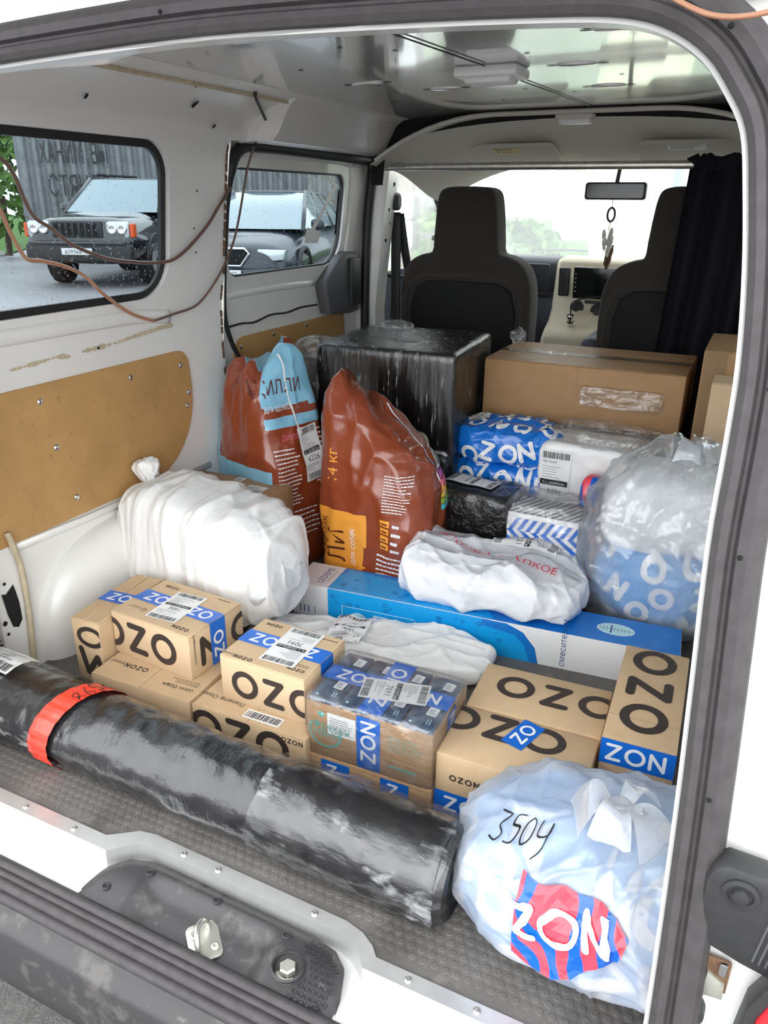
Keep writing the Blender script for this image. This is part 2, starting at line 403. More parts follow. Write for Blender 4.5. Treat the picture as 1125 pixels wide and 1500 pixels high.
def soft(l, w, h, n=28, p=4.0, wr=(), fn=None, seed=0):
    """stuffed soft body, centred in x, y with its base at z=0; wr = list of (scale xyz, amplitude, ridged?)"""
    idx = {}; V = []; F = []
    def vid(c):
        k = tuple(round(q, 5) for q in c)
        if k not in idx:
            idx[k] = len(V); V.append(Vector(c))
        return idx[k]
    g = [sin((2*i/n-1)*pi/4)/sin(pi/4) for i in range(n+1)]
    for ax in range(3):
        for sg in (-1, 1):
            for i in range(n):
                for j in range(n):
                    q = []
                    for (a, b) in ((i, j), (i+1, j), (i+1, j+1), (i, j+1)):
                        c = [0, 0, 0]; c[ax] = sg; c[(ax+1) % 3] = g[a]; c[(ax+2) % 3] = g[b]; q.append(vid(c))
                    F.append(tuple(q) if sg > 0 else tuple(q[::-1]))
    out = []; off = Vector((seed*3.7, seed*1.3, seed*7.1))
    for c in V:
        d = (abs(c.x)**p+abs(c.y)**p+abs(c.z)**p)**(1/p); u = c/d
        pos = Vector((u.x*l/2, u.y*w/2, u.z*h/2+h/2))
        if fn: pos = Vector(fn(u, pos))
        nrm = Vector((u.x/l, u.y/w, u.z/h)).normalized(); q = pos+off
        for (s, a, rd) in wr: pos = pos+nrm*(a*wob(q, s, rd))
        if pos.z < 0: pos.z = 0
        out.append(pos)
    return out, F

TXT = {}
_tc = bpy.data.curves.new('lettering', 'FONT'); _to = bpy.data.objects.new('lettering', _tc); COL.objects.link(_to)
def text_geo(s):
    if s not in TXT:
        _tc.body = s; _tc.resolution_u = 2
        dg = bpy.context.evaluated_depsgraph_get(); dg.update()
        me = bpy.data.meshes.new_from_object(_to.evaluated_get(dg))
        TXT[s] = ([(v.co.x, v.co.y) for v in me.vertices], [tuple(p.vertices) for p in me.polygons], max([v.co.x for v in me.vertices] or [0]))
        bpy.data.meshes.remove(me)
    return TXT[s]

def clip_poly(poly, box):
    x0, y0, x1, y1 = box
    for (ax, lim, sg) in ((0, x0, 1), (0, x1, -1), (1, y0, 1), (1, y1, -1)):
        out = []; n = len(poly)
        for i in range(n):
            a, b = poly[i], poly[(i+1) % n]; da, db = sg*(a[ax]-lim), sg*(b[ax]-lim)
            if da >= 0: out.append(a)
            if (da >= 0) != (db >= 0):
                t = da/(da-db); out.append((a[0]+(b[0]-a[0])*t, a[1]+(b[1]-a[1])*t))
        poly = out
        if len(poly) < 3: return None
    return poly

class Decal:
    """flat print laid out in 2-D (metres), then put on a plane or draped over a body"""
    def __init__(s, step=.02): s.p = []; s.gid = 0; s.g = []; s.T = Matrix.Identity(3); s.clip = None; s.step = step; s.mats = []
    def at(s, x=0, y=0, rot=0, sx=1, sy=1):
        a = radians(rot); s.T = Matrix(((cos(a)*sx, -sin(a)*sy, x), (sin(a)*sx, cos(a)*sy, y), (0, 0, 1))); return s
    def poly(s, pts, m, h=0):
        if m not in s.mats: s.mats.append(m)
        q = []
        for (x, y) in pts:
            w = s.T @ Vector((x, y, 1)); q.append((w.x, w.y))
        if s.clip:
            q = clip_poly(q, s.clip)
            if not q: return
        s.g.append(s.gid); s.p.append((q, s.mats.index(m), h+(len(s.p) % 13)*1.3e-5))
    def rect(s, x0, y0, x1, y1, m, h=0, step=None):
        st = step or s.step; nx = max(1, int(math.ceil((x1-x0)/st))); ny = max(1, int(math.ceil((y1-y0)/st)))
        for i in range(nx):
            for j in range(ny):
                a, b = x0+(x1-x0)*i/nx, x0+(x1-x0)*(i+1)/nx; c, d = y0+(y1-y0)*j/ny, y0+(y1-y0)*(j+1)/ny
                s.poly([(a, c), (b, c), (b, d), (a, d)], m, h)
    def stroke(s, pts, w, m, h=0, round_=True):
        P = [Vector(p) for p in pts]
        for a, b in zip(P, P[1:]):
            d = b-a; L = d.length
            if L < 1e-9: continue
            d /= L; n = Vector((-d.y, d.x))*w/2; k = max(1, int(math.ceil(L/s.step)))
            for i in range(k):
                p, q = a+d*L*i/k, a+d*L*(i+1)/k; s.poly([p-n, q-n, q+n, p+n], m, h)
        if round_:
            for c in P: s.poly([(c.x+w/2*cos(2*pi*i/10), c.y+w/2*sin(2*pi*i/10)) for i in range(10)], m, h)
    def ring(s, cx, cy, rx, ry, w, m, h=0, n=28, a0=0, a1=360):
        for i in range(n):
            A, C = radians(a0+(a1-a0)*i/n), radians(a0+(a1-a0)*(i+1)/n)
            s.poly([(cx+(rx-w)*cos(A), cy+(ry-w)*sin(A)), (cx+rx*cos(A), cy+ry*sin(A)), (cx+rx*cos(C), cy+ry*sin(C)), (cx+(rx-w)*cos(C), cy+(ry-w)*sin(C))], m, h)
    def text(s, t, x, y, size, m, h=0, align='l', sx=1.0):
        v, f, w = text_geo(t); k = size/.72; ox = {'l': 0, 'c': -w/2, 'r': -w}[align]
        for q in f: s.poly([(x+(v[i][0]+ox)*k*sx, y+v[i][1]*k) for i in q], m, h)
    def letter(s, c, x, y, H, t, m, h=0, wO=1.0):
        if H > .04 and c in 'OZN':
            s.gid += 1; w = s._letter(c, x, y, H, t, m, h, wO); s.ng = s.gid; s.gid += 1; return w
        return s._letter(c, x, y, H, t, m, h, wO)
    def _letter(s, c, x, y, H, t, m, h=0, wO=1.0):
        if c == 'O': s.ring(x+.5*H*wO, y+.5*H, .5*H*wO, .5*H, t, m, h); return H*wO
        if c == 'Z':
            W = .78*H; s.stroke([(x+t/2, y+H-t/2), (x+W-t/2, y+H-t/2), (x+t/2, y+t/2), (x+W-t/2, y+t/2)], t, m, h); return W
        if c == 'N':
            W = .80*H; s.stroke([(x+t/2, y+t/2), (x+t/2, y+H-t/2), (x+W-t/2, y+t/2), (x+W-t/2, y+H-t/2)], t, m, h); return W
        return .3*H
    def ozon(s, word, x, y, H, m, h=0, t=.2, gap=.16, wO=1.0):
        for c in word: x += s.letter(c, x, y, H, t*H, m, h, wO)+gap*H
        return x
    def tape(s, L, W, start=.01, h=0, H=None):
        """blue tape along +x with white outlined word"""
        s.rect(0, 0, L, W, 'tape_blue', h)
        H = H or W*.66; x = start-.03; i = 0; old = s.clip
        while x < L-.3*H:
            c = 'OZON'[i % 4]; w = {'O': H, 'Z': .78*H, 'N': .8*H}[c]
            if x+w < L and x > 0: s.letter(c, x, (W-H)/2, H, .17*H, 'tape_white', h+.0004)
            x += w+(.14*H if i % 4 < 3 else .14*H); i += 1
    def shiplabel(s, w, hh, num, strip='M_5_(22:00)Taman', h=0, seed=1):
        """white sticker: bar codes at both ends, dark strip with white words, number"""
        R = random.Random(seed); s.rect(0, 0, w, hh, 'paper', h); e = h+.0003
        for (y0, y1) in ((hh*.86, hh*.975), (hh*.02, hh*.14)):
            x = w*.08
            while x < w*.92:
                b = R.choice((.010, .016, .026))*w; s.rect(x, y0, min(x+b, w*.93), y1, 'print_black', e, 1); x += b+R.choice((.010, .016, .022))*w
        s.rect(w*.08, hh*.50, w*.92, hh*.585, 'print_black', e)
        s.text(strip, w*.5, hh*.515, hh*.055, 'print_white', e+.0003, 'c', sx=.8)
        s.text(num, w*.5, hh*.36, hh*.10, 'print_black', e, 'c')
        for k in range(7):
            y = hh*(.80-.032*k); s.rect(w*.1, y, w*(.3+.5*R.random()), y+hh*.008, 'print_grey', e, 1)
        for k in range(4):
            y = hh*(.31-.035*k); s.rect(w*.1, y, w*(.3+.5*R.random()), y+hh*.008, 'print_grey', e, 1)
    def lines(s, x0, y0, x1, y1, n, m, h=0, seed=1, fill=.5):
        R = random.Random(seed); dy = (y1-y0)/n
        for k in range(n):
            y = y1-dy*(k+1); x = x0; xe = x0+(x1-x0)*(.7+.3*R.random())
            while x < xe:
                w = (x1-x0)*R.uniform(.04, .13); s.rect(x, y, min(x+w, xe), y+dy*fill, m, h); x += w+(x1-x0)*.02
    def flat(s, o, ux, uy, n, name, parent, eps=.0006, **k):
        o, ux, uy, n = map(Vector, (o, ux, uy, n)); b = B()
        bs = {}
        for (q, mi, h), g in zip(s.p, s.g): bs.setdefault(g if name == 'lettering' and g % 2 else 0, B()).add([o+ux*x+uy*y+n*(eps+h) for (x, y) in q], [tuple(range(len(q)))], mi)
        for g, b in bs.items(): r_ = b.make('letter' if g else name, s.mats, parent, **k)
        return r_
    def drape(s, bvh, o, ux, uy, d, name, parent, eps=.001, maxd=1.0, **k):
        """drop every point from the layout plane along d onto the body"""
        o, ux, uy, d = map(Vector, (o, ux, uy, d)); d.normalize(); bs = {}; c = {}; r_ = None
        for (q, mi, h), g in zip(s.p, s.g):
            pts = []
            for (x, y) in q:
                kk = (round(x, 6), round(y, 6))
                if kk not in c: c[kk] = bvh.ray_cast(o+ux*x+uy*y, d, maxd)
                r = c[kk]
                if r[0] is None: pts = None; break
                nn = r[1] if r[1].dot(d) < 0 else -r[1]
                pts.append(r[0]+(nn-d*.6)*(eps+h))
            if pts: bs.setdefault(g if name == 'lettering' and g % 2 else 0, B()).add(pts, [tuple(range(len(pts)))], mi)
        for g, b in bs.items(): r_ = b.make('letter' if g else name, s.mats, parent, **k)
        return r_

def bvh_of(v, f): return BVHTree.FromPolygons([Vector(p) for p in v], [tuple(q) for q in f])
FACE = lambda l, w, h: {'front': ((0, 0, 0), (1, 0, 0), (0, 0, 1), (0, -1, 0)), 'top': ((0, 0, h), (1, 0, 0), (0, 1, 0), (0, 0, 1)),
                        'right': ((l, 0, 0), (0, 1, 0), (0, 0, 1), (1, 0, 0)), 'left': ((0, w, 0), (0, -1, 0), (0, 0, 1), (-1, 0, 0)), 'back': ((l, w, 0), (-1, 0, 0), (0, 0, 1), (0, 1, 0))}

def carton(name, label, loc, rotz, size, mat='kraft', group=None, flaps='x', r=.003, cat='box', edge='kraft_edge'):
    """cardboard box: body plus the two lid flaps that meet in a seam (flaps='x': seam runs along x)"""
    l, w, h = size; t = thing(name, label, cat, loc, rotz, group)
    ft = .003 if flaps else 0
    v, f = rbox(l, w, h-ft, r); obj('body', mesh('body', v, f, mat, smooth=40), t)
    if flaps:
        for k in (0, 1):
            if flaps == 'x': a = (l-.001, w/2-.0012, ft); o = (.0005, .0005+k*(w/2+.0002), h-ft)
            else: a = (l/2-.0012, w-.001, ft); o = (.0005+k*(l/2+.0002), .0005, h-ft)
            v, f = rbox(*a, .0012, 1); obj('flap', mesh('flap', v, f, mat, smooth=40), t, o)
    return t

# ================================================================== THE VAN (setting)
CX = -.6                                    # middle of the van
def mir(x): return 2*CX-x
_WX = [(-.1, -1.365), (0, -1.368), (.3, -1.385), (.6, -1.398), (.74, -1.392), (.80, -1.378), (1.12, -1.338), (1.165, -1.318), (1.205, -1.275), (1.240, -1.205), (1.255, -1.14), (1.262, -1.05)]
def WX(z):
    for (a, xa), (b, xb) in zip(_WX, _WX[1:]):
        if z <= b: return xa+(xb-xa)*max(0, (z-a))/(b-a)
    return _WX[-1][1]

# ---- floor: rubber mat with raised studs
inner = [(-1.36, .69), (-.845, .69), (-.826, .703), (-.80, .722), (-.77, .728), (-.40, .722), (-.37, .715), (-.348, .702), (-.335, .688), (.16, .688)]
outer_ = [(-1.36, .665), (-.822, .665), (-.806, .680), (-.785, .699), (-.765, .704), (-.402, .699), (-.378, .693), (-.360, .682), (-.345, .665), (.16, .665)]
v, f = sheet(inner+[(.16, 2.9), (-1.36, 2.9)], [], lambda a, b: (a, b, 0), .12)
floor_o = struct('floor', mesh('floor', v, f, 'mat_rubber'), 'grey studded rubber cargo mat')
b = B(); R = random.Random(3); row = 0; y = .70
while y < 1.02:
    x = -1.34+(.0084 if row % 2 else 0)
    while x < .15:
        lim = .735 if -.82 < x < -.36 else .70
        if y > lim:
            r = .0064; b.add([(x+r*cos(k*pi/4), y+r*sin(k*pi/4), .0002) for k in range(8)]+[(x+r*.72*cos(k*pi/4), y+r*.72*sin(k*pi/4), .0010) for k in range(8)],
                             [(k, (k+1) % 8, 8+(k+1) % 8, 8+k) for k in range(8)]+[tuple(range(8, 16))])
        x += .0168
    y += .0146; row += 1
b.make('stud', 'mat_rubber', floor_o, kind='stuff')

# ---- aluminium sill strip with its step round the lock panel
b = B(); n = len(inner)
v = [(x, y, .0035) for x, y in inner]+[(x, y, .0035) for x, y in outer_]+[(x, y-.002, -.032) for x, y in outer_]
b.add(v, [(n+i, n+i+1, i+1, i) for i in range(n-1)]+[(2*n+i, 2*n+i+1, n+i+1, n+i) for i in range(n-1)])
trim1 = b.make('trim_1', 'aluminium', smooth=30, kind='structure', label='aluminium edging strip along the loading sill')
def screw(parent, loc, nrm, r=.006, mat='steel', name='screw'):
    v, f = lathe([(r, 0), (r*.96, r*.25), (r*.6, r*.5), (r*.25, r*.42), (0.0001, r*.38)], 12)
    o = obj(name, mesh(name, v, f, mat, smooth=40), parent, loc); o.rotation_euler = Vector(nrm).to_track_quat('Z', 'Y').to_euler(); return o
for (x, y) in ((-1.02, .677), (-.905, .677), (-.70, .715), (-.63, .7135), (-.45, .7115), (-.28, .6765), (-.18, .6765), (-.06, .6765)): screw(trim1, (x, y, .0035), (0, 0, 1), .0055)

# ---- white sill below the strip
pout = [(-.835, .566), (-.826, .62), (-.812, .658), (-.790, .684), (-.755, .696), (-.70, .697), (-.44, .693), (-.400, .687), (-.376, .668), (-.362, .63), (-.352, .566)]
v, f = sheet([(-1.36, .585), (.10, .585), (.10, .71), (-1.36, .71)], [[(x*.99-.006, y*.99+.006) for x, y in pout]], lambda a, b: (a, b, -.032), .1)
struct('trim_2', mesh('sill', v, f, 'jamb_paint'), 'white painted loading sill')

# ---- lock panel in the sill
pout = [(-.835, .566), (-.826, .62), (-.812, .658), (-.790, .684), (-.755, .696), (-.70, .697), (-.44, .693), (-.400, .687), (-.376, .668), (-.362, .63), (-.352, .566)]
def sstep(a, b, x):
    t = max(0, min(1, (x-a)/(b-a))); return t*t*(3-2*t)
def panel_z(x, y):
    z = -.012-.022*sstep(.66, .57, y)
    d = sstep(-.745, -.70, x)*sstep(-.475, -.515, x)*sstep(.676, .652, y); z -= .020*d
    e = 1.0
    for (ax, ay), (bx, by) in zip(pout, pout[1:]):
        t_ = max(0, min(1, ((x-ax)*(bx-ax)+(y-ay)*(by-ay))/((bx-ax)**2+(by-ay)**2))); e = min(e, sqrt((x-ax-t_*(bx-ax))**2+(y-ay-t_*(by-ay))**2))
    z -= .008*sstep(.014, 0, e)
    return z
v, f = sheet(pout, [], lambda a, b: (a, b, panel_z(a, b)), .008)
lockp = tag(obj('lock_panel', mesh('lock_panel', v, f, 'plastic_dirty', smooth=True)), 'worn black plastic lock panel set into the loading sill', 'lock panel')
v, f = skirt(pout, lambda a, b: (a, b, panel_z(a, b)), lambda a, b: (a, b, -.06)); obj('rim', mesh('rim', v, f, 'plastic_dirty', smooth=True), lockp)
stk = obj('striker', mesh('striker', *plate(rrect(-.024, -.03, .024, .03, .009), .004, .001), 'zinc', smooth=40), lockp, (-.592, .624, panel_z(-.592, .624)+.006)); stk.rotation_euler = (radians(-90+8), 0, radians(48))
v, f = tube(smooth_path([(-.010, -.001, -.02), (-.011, -.022, -.012), (-.008, -.028, .004), (.0, -.024, .016), (.008, -.014, .02), (.010, .001, .02)], 5), .0045, 8); obj('striker_loop', mesh('striker_loop', v, f, 'steel', smooth=True), stk)
for (a, c) in ((-.013, .012), (.014, -.014)): screw(stk, (a, -.001, c), (0, -1, 0), .0065, 'zinc')
cup = obj('bolt_cup', mesh('bolt_cup', *lathe([(.025, .004), (.022, .006), (.021, .004), (.019, -.008), (.0001, -.009)], 24), 'plastic_black', smooth=50), lockp, (-.447, .630, panel_z(-.447, .63)+.003))
v, f = lathe([(.019, -.0085), (.019, -.006), (.0125, -.005)], 20); obj('washer', mesh('washer', v, f, 'zinc', smooth=40), cup)
v, f = lathe([(.0125, -.007), (.0125, .004), (.0105, .006), (.0001, .006)], 6); obj('hex_head', mesh('hex_head', v, f, 'zinc'), cup)
for (x, y) in ((-.785, .625), (-.735, .672), (-.605, .676), (-.475, .672), (-.385, .600)):
    v, f = lathe([(.0075, 0), (.0075, .002), (.0055, .003), (.0045, .001), (.0001, .001)], 14); obj('clip', mesh('clip', v, f, 'plastic_black', smooth=40), lockp, (x, y, panel_z(x, y)))
b = B(); row = 0; y = .585
while y < .685:
    x = -.438+(.0048 if row % 2 else 0)
    while x < -.372:
        if inside((x-.006, y), pout) and inside((x+.008, y+.006), pout) and (x+.447)**2+(y-.63)**2 > .03**2:
            v, f = lathe([(.0046, .0005), (.0042, .0018), (.0034, .0018), (.0030, .0003)], 6); b.add(v, f, 0, Matrix.Translation((x, y, panel_z(x, y))))
        x += .0096
    y += .0084; row += 1
b.make('honeycomb_relief', 'plastic_dirty', lockp, kind='stuff')

# ---- rear opening: flange, frame sheet and rubber seal
def FP(x, z): return Vector((x, .565+.2*z, z))
half = [(.624, -.045), (.622, .0), (.617, .218), (.608, .435), (.600, .576), (.592, .707), (.591, .80), (.589, .87), (.581, .944), (.570, 1.01), (.560, 1.055), (.543, 1.084), (.520, 1.112), (.488, 1.133), (.449, 1.145), (.38, 1.151), (.215, 1.158), (.0, 1.163)]
loop = [(CX+a, z) for a, z in half]+[(CX-a, z) for a, z in reversed(half[:-1])]
loop = [(p.x, p.y) for p in smooth_path([(x, z, 0) for x, z in loop], 4)]
def offs(L, d):
    out = []; n = len(L)
    for i, p in enumerate(L):
        a = Vector(L[max(i-1, 0)]); c = Vector(L[min(i+1, n-1)]); t = (c-a).normalized(); out.append((p[0]+t.y*d, p[1]-t.x*d))
    return out
flo = offs(loop, .003)
hole_poly = offs(loop, .052)
v, f = sheet([(-1.52, -.056), (.30, -.056), (.30, 1.45), (-1.52, 1.45)], [[(x, max(z, -.055)) for x, z in hole_poly]], lambda a, b: FP(a, b)+Vector((0, .012, 0)), .12)
wr_ = struct('wall_rear', mesh('wall_rear', v, f, 'jamb_paint'), 'white painted body edge around the rear opening')
b = B(); n = len(loop)
L0 = [FP(*p) for p in loop]; L1 = [FP(*p)+Vector((0, .025, 0)) for p in loop]; L2 = [FP(*p) for p in flo]; L3 = [FP(*p)+Vector((0, .012, 0)) for p in hole_poly]
for A, C in ((L1, L0), (L0, L2), (L2, L3)): b.add(A+C, [(i, i+1, n+i+1, n+i) for i in range(n-1)])
b.make('flange', 'jamb_paint', wr_, smooth=30)
prof = [(.0045, .0), (.005, .013), (.011, .018), (.018, .016), (.021, .010), (.024, .010), (.027, .016), (.036, .018), (.044, .014), (.049, .007), (.051, -.01)]
b = B(); rows = [[FP(*p)+Vector((0, -hh, 0)) for p in offs(loop, o)] for o, hh in prof]
for A, C in zip(rows, rows[1:]): b.add(A+C, [(i, i+1, n+i+1, n+i) for i in range(n-1)])
seal_o = b.make('trim_3', 'rubber', smooth=50, kind='structure', label='thick black rubber seal around the rear opening')
# small moulding pips along the seal
for k in range(6, n-6, 7):
    p = offs(loop, .030)[k]; v, f = lathe([(.0028, 0), (.002, .002), (.0001, .0024)], 8); o = obj('pip', mesh('pip', v, f, 'hole_black'), seal_o, FP(*p)+Vector((0, -.0165, 0))); o.rotation_euler = (radians(90), 0, 0)
# rubber strip along the bottom of the opening
b = B()
for (y, z, r) in ((.592, -.032, .010), (.578, -.034, .0075), (.566, -.038, .010), (.552, -.045, .009)): b.add(*tube([(x, y, z) for x in (-1.4, -1.0, -.6, -.2, .06)], r, 10))
b.make('trim_4', 'rubber', smooth=60, kind='structure', label='ribbed black rubber strip below the loading sill')

# ---- bumper and ground
bp = [(.60, -.050), (.575, -.066), (.556, -.088), (.546, -.098), (.539, -.104), (.535, -.113), (.532, -.20), (.538, -.242), (.60, -.275), (.9, -.29)]
v = [(x, y, z) for x in (-1.5, .35) for y, z in bp]; n = len(bp)
bumper = tag(obj('rear_bumper', mesh('rear_bumper', v, [(i, i+1, n+i+1, n+i) for i in range(n-1)], 'plastic_dirty', smooth=True)), 'dirty dark plastic rear bumper of the van', 'bumper')
v, f = sheet([(-60, -30), (40, -30), (40, 60), (-60, 60)], [], lambda a, b: (a, b, -.5), 8)
gr = struct('ground', mesh('ground', v, f, 'wet_asphalt'), 'wet grey asphalt of the yard')
v, f = sheet([(-2.6, -2.4), (1.2, -2.4), (1.2, 1.0), (-2.6, 1.0)], [], lambda a, b: (a, b, -.494), .3)
obj('gravel_patch', mesh('gravel_patch', v, f, 'asphalt'), gr)

# ---- rear body edge fittings at the end of the opening
cov = obj('bump_stop_cover', mesh('bump_stop_cover', *plate([(.046, .330), (.062, .322), (.090, .313), (.150, .300), (.17, .43), (.120, .425), (.062, .428), (.052, .420), (.046, .405)], -.030, .006, 2), 'plastic_black', smooth=40), wr_, (0, .565+.2*.37+.012, 0), label='black plastic bump stop cover')
v, f = lathe([(.016, 0), (.0165, .003), (.012, .004), (.011, .002), (.008, .002), (.0075, .007), (.0001, .008)], 24)
o = obj('rubber_stop', mesh('rubber_stop', v, f, 'plastic_black', smooth=40), cov, (.077, -.030, .402)); o.rotation_euler = (radians(90), 0, 0)
for k in range(9):
    x = .100+.006*k; v, f = tube([(x, -.0305, .325-.001*k), (x+.010, -.0305, .415)], .0012, 6); obj('rib', mesh('rib', v, f, 'plastic_grey'), cov)
v, f = plate(rrect(.062, .250, .086, .303, .003), -.002); lt = obj('lock_slot', mesh('lock_slot', v, f, 'rust'), wr_, (0, .565+.2*.28+.010, 0))
v, f = plate([(.064, .252), (.084, .254), (.083, .275), (.066, .285)], -.006, .001); obj('lock_lever', mesh('lock_lever', v, f, 'zinc', smooth=40), lt)
v, f = plate(rrect(.075, .285, .083, .302, .003), -.006, .001); obj('lock_catch', mesh('lock_catch', v, f, 'chrome', smooth=40), lt)
v, f = lathe([(.022, 0), (.021, .012), (.016, .016), (.014, .010), (.0001, .008)], 24)
o = obj('buffer', mesh('buffer', v, f, 'plastic_black', smooth=40), wr_, (.050, .565+.2*.235+.012, .235)); o.rotation_euler = (radians(90), 0, 0)
v, f = plate([(.100, .10), (.30, .10), (.30, .34), (.128, .325), (.113, .275)], -.03, .008, 3)
tl = tag(obj('tail_light', mesh('tail_light', v, f, 'tail_red', smooth=40), None, (0, .565+.2*.28+.006, 0)), 'red tail light lens at the van corner', 'tail light')
v, f = plate([(.088, .10), (.101, .10), (.114, .275), (.130, .328), (.122, .335), (.103, .285)], -.025, .003); obj('gasket', mesh('gasket', v, f, 'plastic_black', smooth=40), tl)

# ---- raised tailgate above the opening
TG = lambda a, t_: Vector((a, .84-1.12*t_, 1.275+.34*t_+.05*sin(pi*t_)))
tgw = rrect(-1.12, .50, -.08, .92, .06)
bb = B(); bb.add(*sheet([(-1.22, 0), (.02, 0), (.02, 1), (-1.22, 1)], [tgw], lambda a, t_: TG(a, t_), .15)); bb.add(*skirt([(-1.22, 0), (.02, 0), (.02, 1), (-1.22, 1)], TG, lambda a, t_: TG(a, t_)+Vector((0, 0, .06))))
tg = bb.make('door_5', 'jamb_paint', smooth=35, kind='structure', label='raised tailgate over the rear opening')
obj('pane', mesh('pane', *sheet(tgw, [], TG, .3), 'tinted_glass'), tg)

# ---- side walls
WIN1 = rrect(.86, .768, 1.597, 1.128, (.10, .075, .075, .10), 8)
def side(x, s): return x if s < 0 else mir(x)
def build_wall(s):
    nm = 'left' if s < 0 else 'right'
    fn = lambda a, b_: (side(WX(b_), s), a, b_)
    bb = B()
    bb.add(*sheet([(.62, -.02), (1.83, -.02), (1.83, 1.145), (.84, 1.145)], [WIN1], fn, .035))
    cu = smooth_path([(WX(1.08), 1.08, 0), (WX(1.145), 1.145, 0), (-1.312, 1.180, 0), (-1.262, 1.218, 0), (-1.19, 1.246, 0), (-1.10, 1.260, 0), (-1.02, 1.264, 0)], 5)[5:]; ny = 20
    bb.add([(side(p.x, s), .84+(2.78-.84)*i/ny, p.y) for i in range(ny+1) for p in cu], [(i*len(cu)+j, i*len(cu)+j+1, (i+1)*len(cu)+j+1, (i+1)*len(cu)+j) for i in range(ny) for j in range(len(cu)-1)])
    bb.add(*skirt(WIN1, fn, lambda a, b_: (side(WX(b_)-.035, s), a, b_)))
    top = [(z, 1.83) for z in (-.02, .3, .6, .8, 1.0, 1.145)]
    k = len(top); vv = [(side(WX(z), s), y, z) for z, y in top]+[(side(WX(z)-.042, s), y+.012, z) for z, y in top]
    bb.add(vv, [(i, i+1, k+i+1, k+i) for i in range(k-1)])
    bb.add([(side(WX(1.145), s), 1.83, 1.145), (side(WX(1.145), s), 2.78, 1.145), (side(WX(1.145)-.08, s), 2.78, 1.145), (side(WX(1.145)-.08, s), 1.83, 1.145)], [(0, 1, 2, 3)])
    w = bb.make('wall_'+nm, 'white_paint', smooth=35, kind='structure', label='white steel side of the cargo bay with the plywood panel' if s < 0 else 'white steel side of the cargo bay behind the rear seal')
    return w
wall_l = build_wall(-1); wall_r = build_wall(1)

def on_wall(a, b_, d=0): return Vector((WX(b_)+d, a, b_))
# wheel arches
for s, w in ((-1, wall_l), (1, wall_r)):
    v, f = soft(.17, .74, .62, 22, 3.2, [((6, 6, 6), .004, False)])
    o = obj('wheel_arch', mesh('wheel_arch', v, f, 'white_paint', smooth=True), w, (side(-1.385, s), 1.40, -.36))
# folded seam and ledge along the lower left wall
v, f = tube(smooth_path([(-1.372, 1.00, .335), (-1.366, 1.012, .26), (-1.362, 1.010, .16), (-1.360, 1.0, .05), (-1.36, .995, 0)], 6), .007, 8); obj('seam', mesh('seam', v, f, 'sealant', smooth=True), wall_l)
v, f = tube([(-1.378, 1.005, .292), (-1.378, 1.2, .285), (-1.378, 1.7, .278)], .010, 8, flat=(.5, 1)); obj('ledge', mesh('ledge', v, f, 'white_paint', smooth=True), wall_l)
v, f = tube(smooth_path([on_wall(.80, .735, .002), on_wall(1.1, .733, .002), on_wall(1.45, .730, .002), on_wall(1.60, .715, .0)], 6), .018, 10, flat=(.45, 1)); obj('waist_ridge', mesh('waist_ridge', v, f, 'white_paint', smooth=True), wall_l)
# torn hole and perforated plate near the seal
d = Decal(); d.poly([(.962, .203), (.972, .198), (.985, .206), (.995, .213), (.998, .19), (1.0, .165), (.998, .125), (.985, .112), (.972, .118), (.966, .15)], 'hole_black')
for (y, z, r) in ((.975, .222, .004), (.955, .135, .006), (.957, .108, .004)): d.poly([(y+r*cos(k*pi/5), z+r*sin(k*pi/5)) for k in range(10)], 'hole_black')
bvw = None
b = B()
for (q, mi, h) in d.p: b.add([on_wall(a, c, .0025) for a, c in q], [tuple(range(len(q)))])
b.make('torn_hole', 'hole_black', wall_l)
v, f = rbox(.012, .06, .30, .003); pp = obj('perforated_plate', mesh('perforated_plate', v, f, 'aluminium', smooth=40), wall_l, (-1.355, .865, -.0))
for k in range(7):
    v, f = lathe([(.0045, 0), (.0001, .0004)], 10); o = obj('perforation', mesh('perforation', v, f, 'hole_black'), pp, (.0125, .046+.003*(k % 2), .05+.012*k)); o.rotation_euler = (0, radians(90), 0)
# plywood panel with dome screws
def ply(out, fn, name, parent):
    bb = B(); bb.add(*sheet(out, [], lambda a, c: fn(a, c, .006), .05)); bb.add(*skirt(out, lambda a, c: fn(a, c, .006), lambda a, c: fn(a, c, 0)))
    return bb.make(name, 'plywood', parent)
p1 = ply(rrect(.80, .300, 1.662, .622, (.22, .045, .02, .02), 8), on_wall, 'plywood_panel', wall_l)
for (y, z) in ((1.155, .585), (1.435, .586), (1.625, .583), (1.645, .505), (1.632, .470), (1.175, .475), (1.205, .345)):
    screw(p1, on_wall(y, z, .006), (1, 0, 0), .008, 'chrome', 'dome_screw')
# old glue and sealant marks, rust flecks
b = B()
for pts, w in (([(1.10, .665), (1.16, .668), (1.22, .672), (1.25, .668)], .006), ([(1.30, .672), (1.40, .676), (1.47, .683), (1.56, .690), (1.60, .692)], .007)):
    P = smooth_path([(a, c, 0) for a, c in pts], 5)
    for k, p in enumerate(P):
        r = w*(.5+.9*abs(noise.noise(Vector((p.x*40, p.y*40, 3))))*2); b.add([on_wall(p.x+r*1.6*cos(q*pi/4), p.y+r*.8*sin(q*pi/4), .0012+.0001*k) for q in range(8)], [tuple(range(8))])
b.make('glue_mark', 'sealant', wall_l, kind='stuff')
b = B(); Rr = random.Random(5)
for k in range(26):
    z = .52+.62*k/26; y = 1.822
    if Rr.random() < .75: b.add([on_wall(y-.004, z, .002), on_wall(y+.006, z, .002), on_wall(y+.006, z+Rr.uniform(.012, .03), .002), on_wall(y-.004-.003*Rr.random(), z+.02, .002)], [(0, 1, 2, 3)])
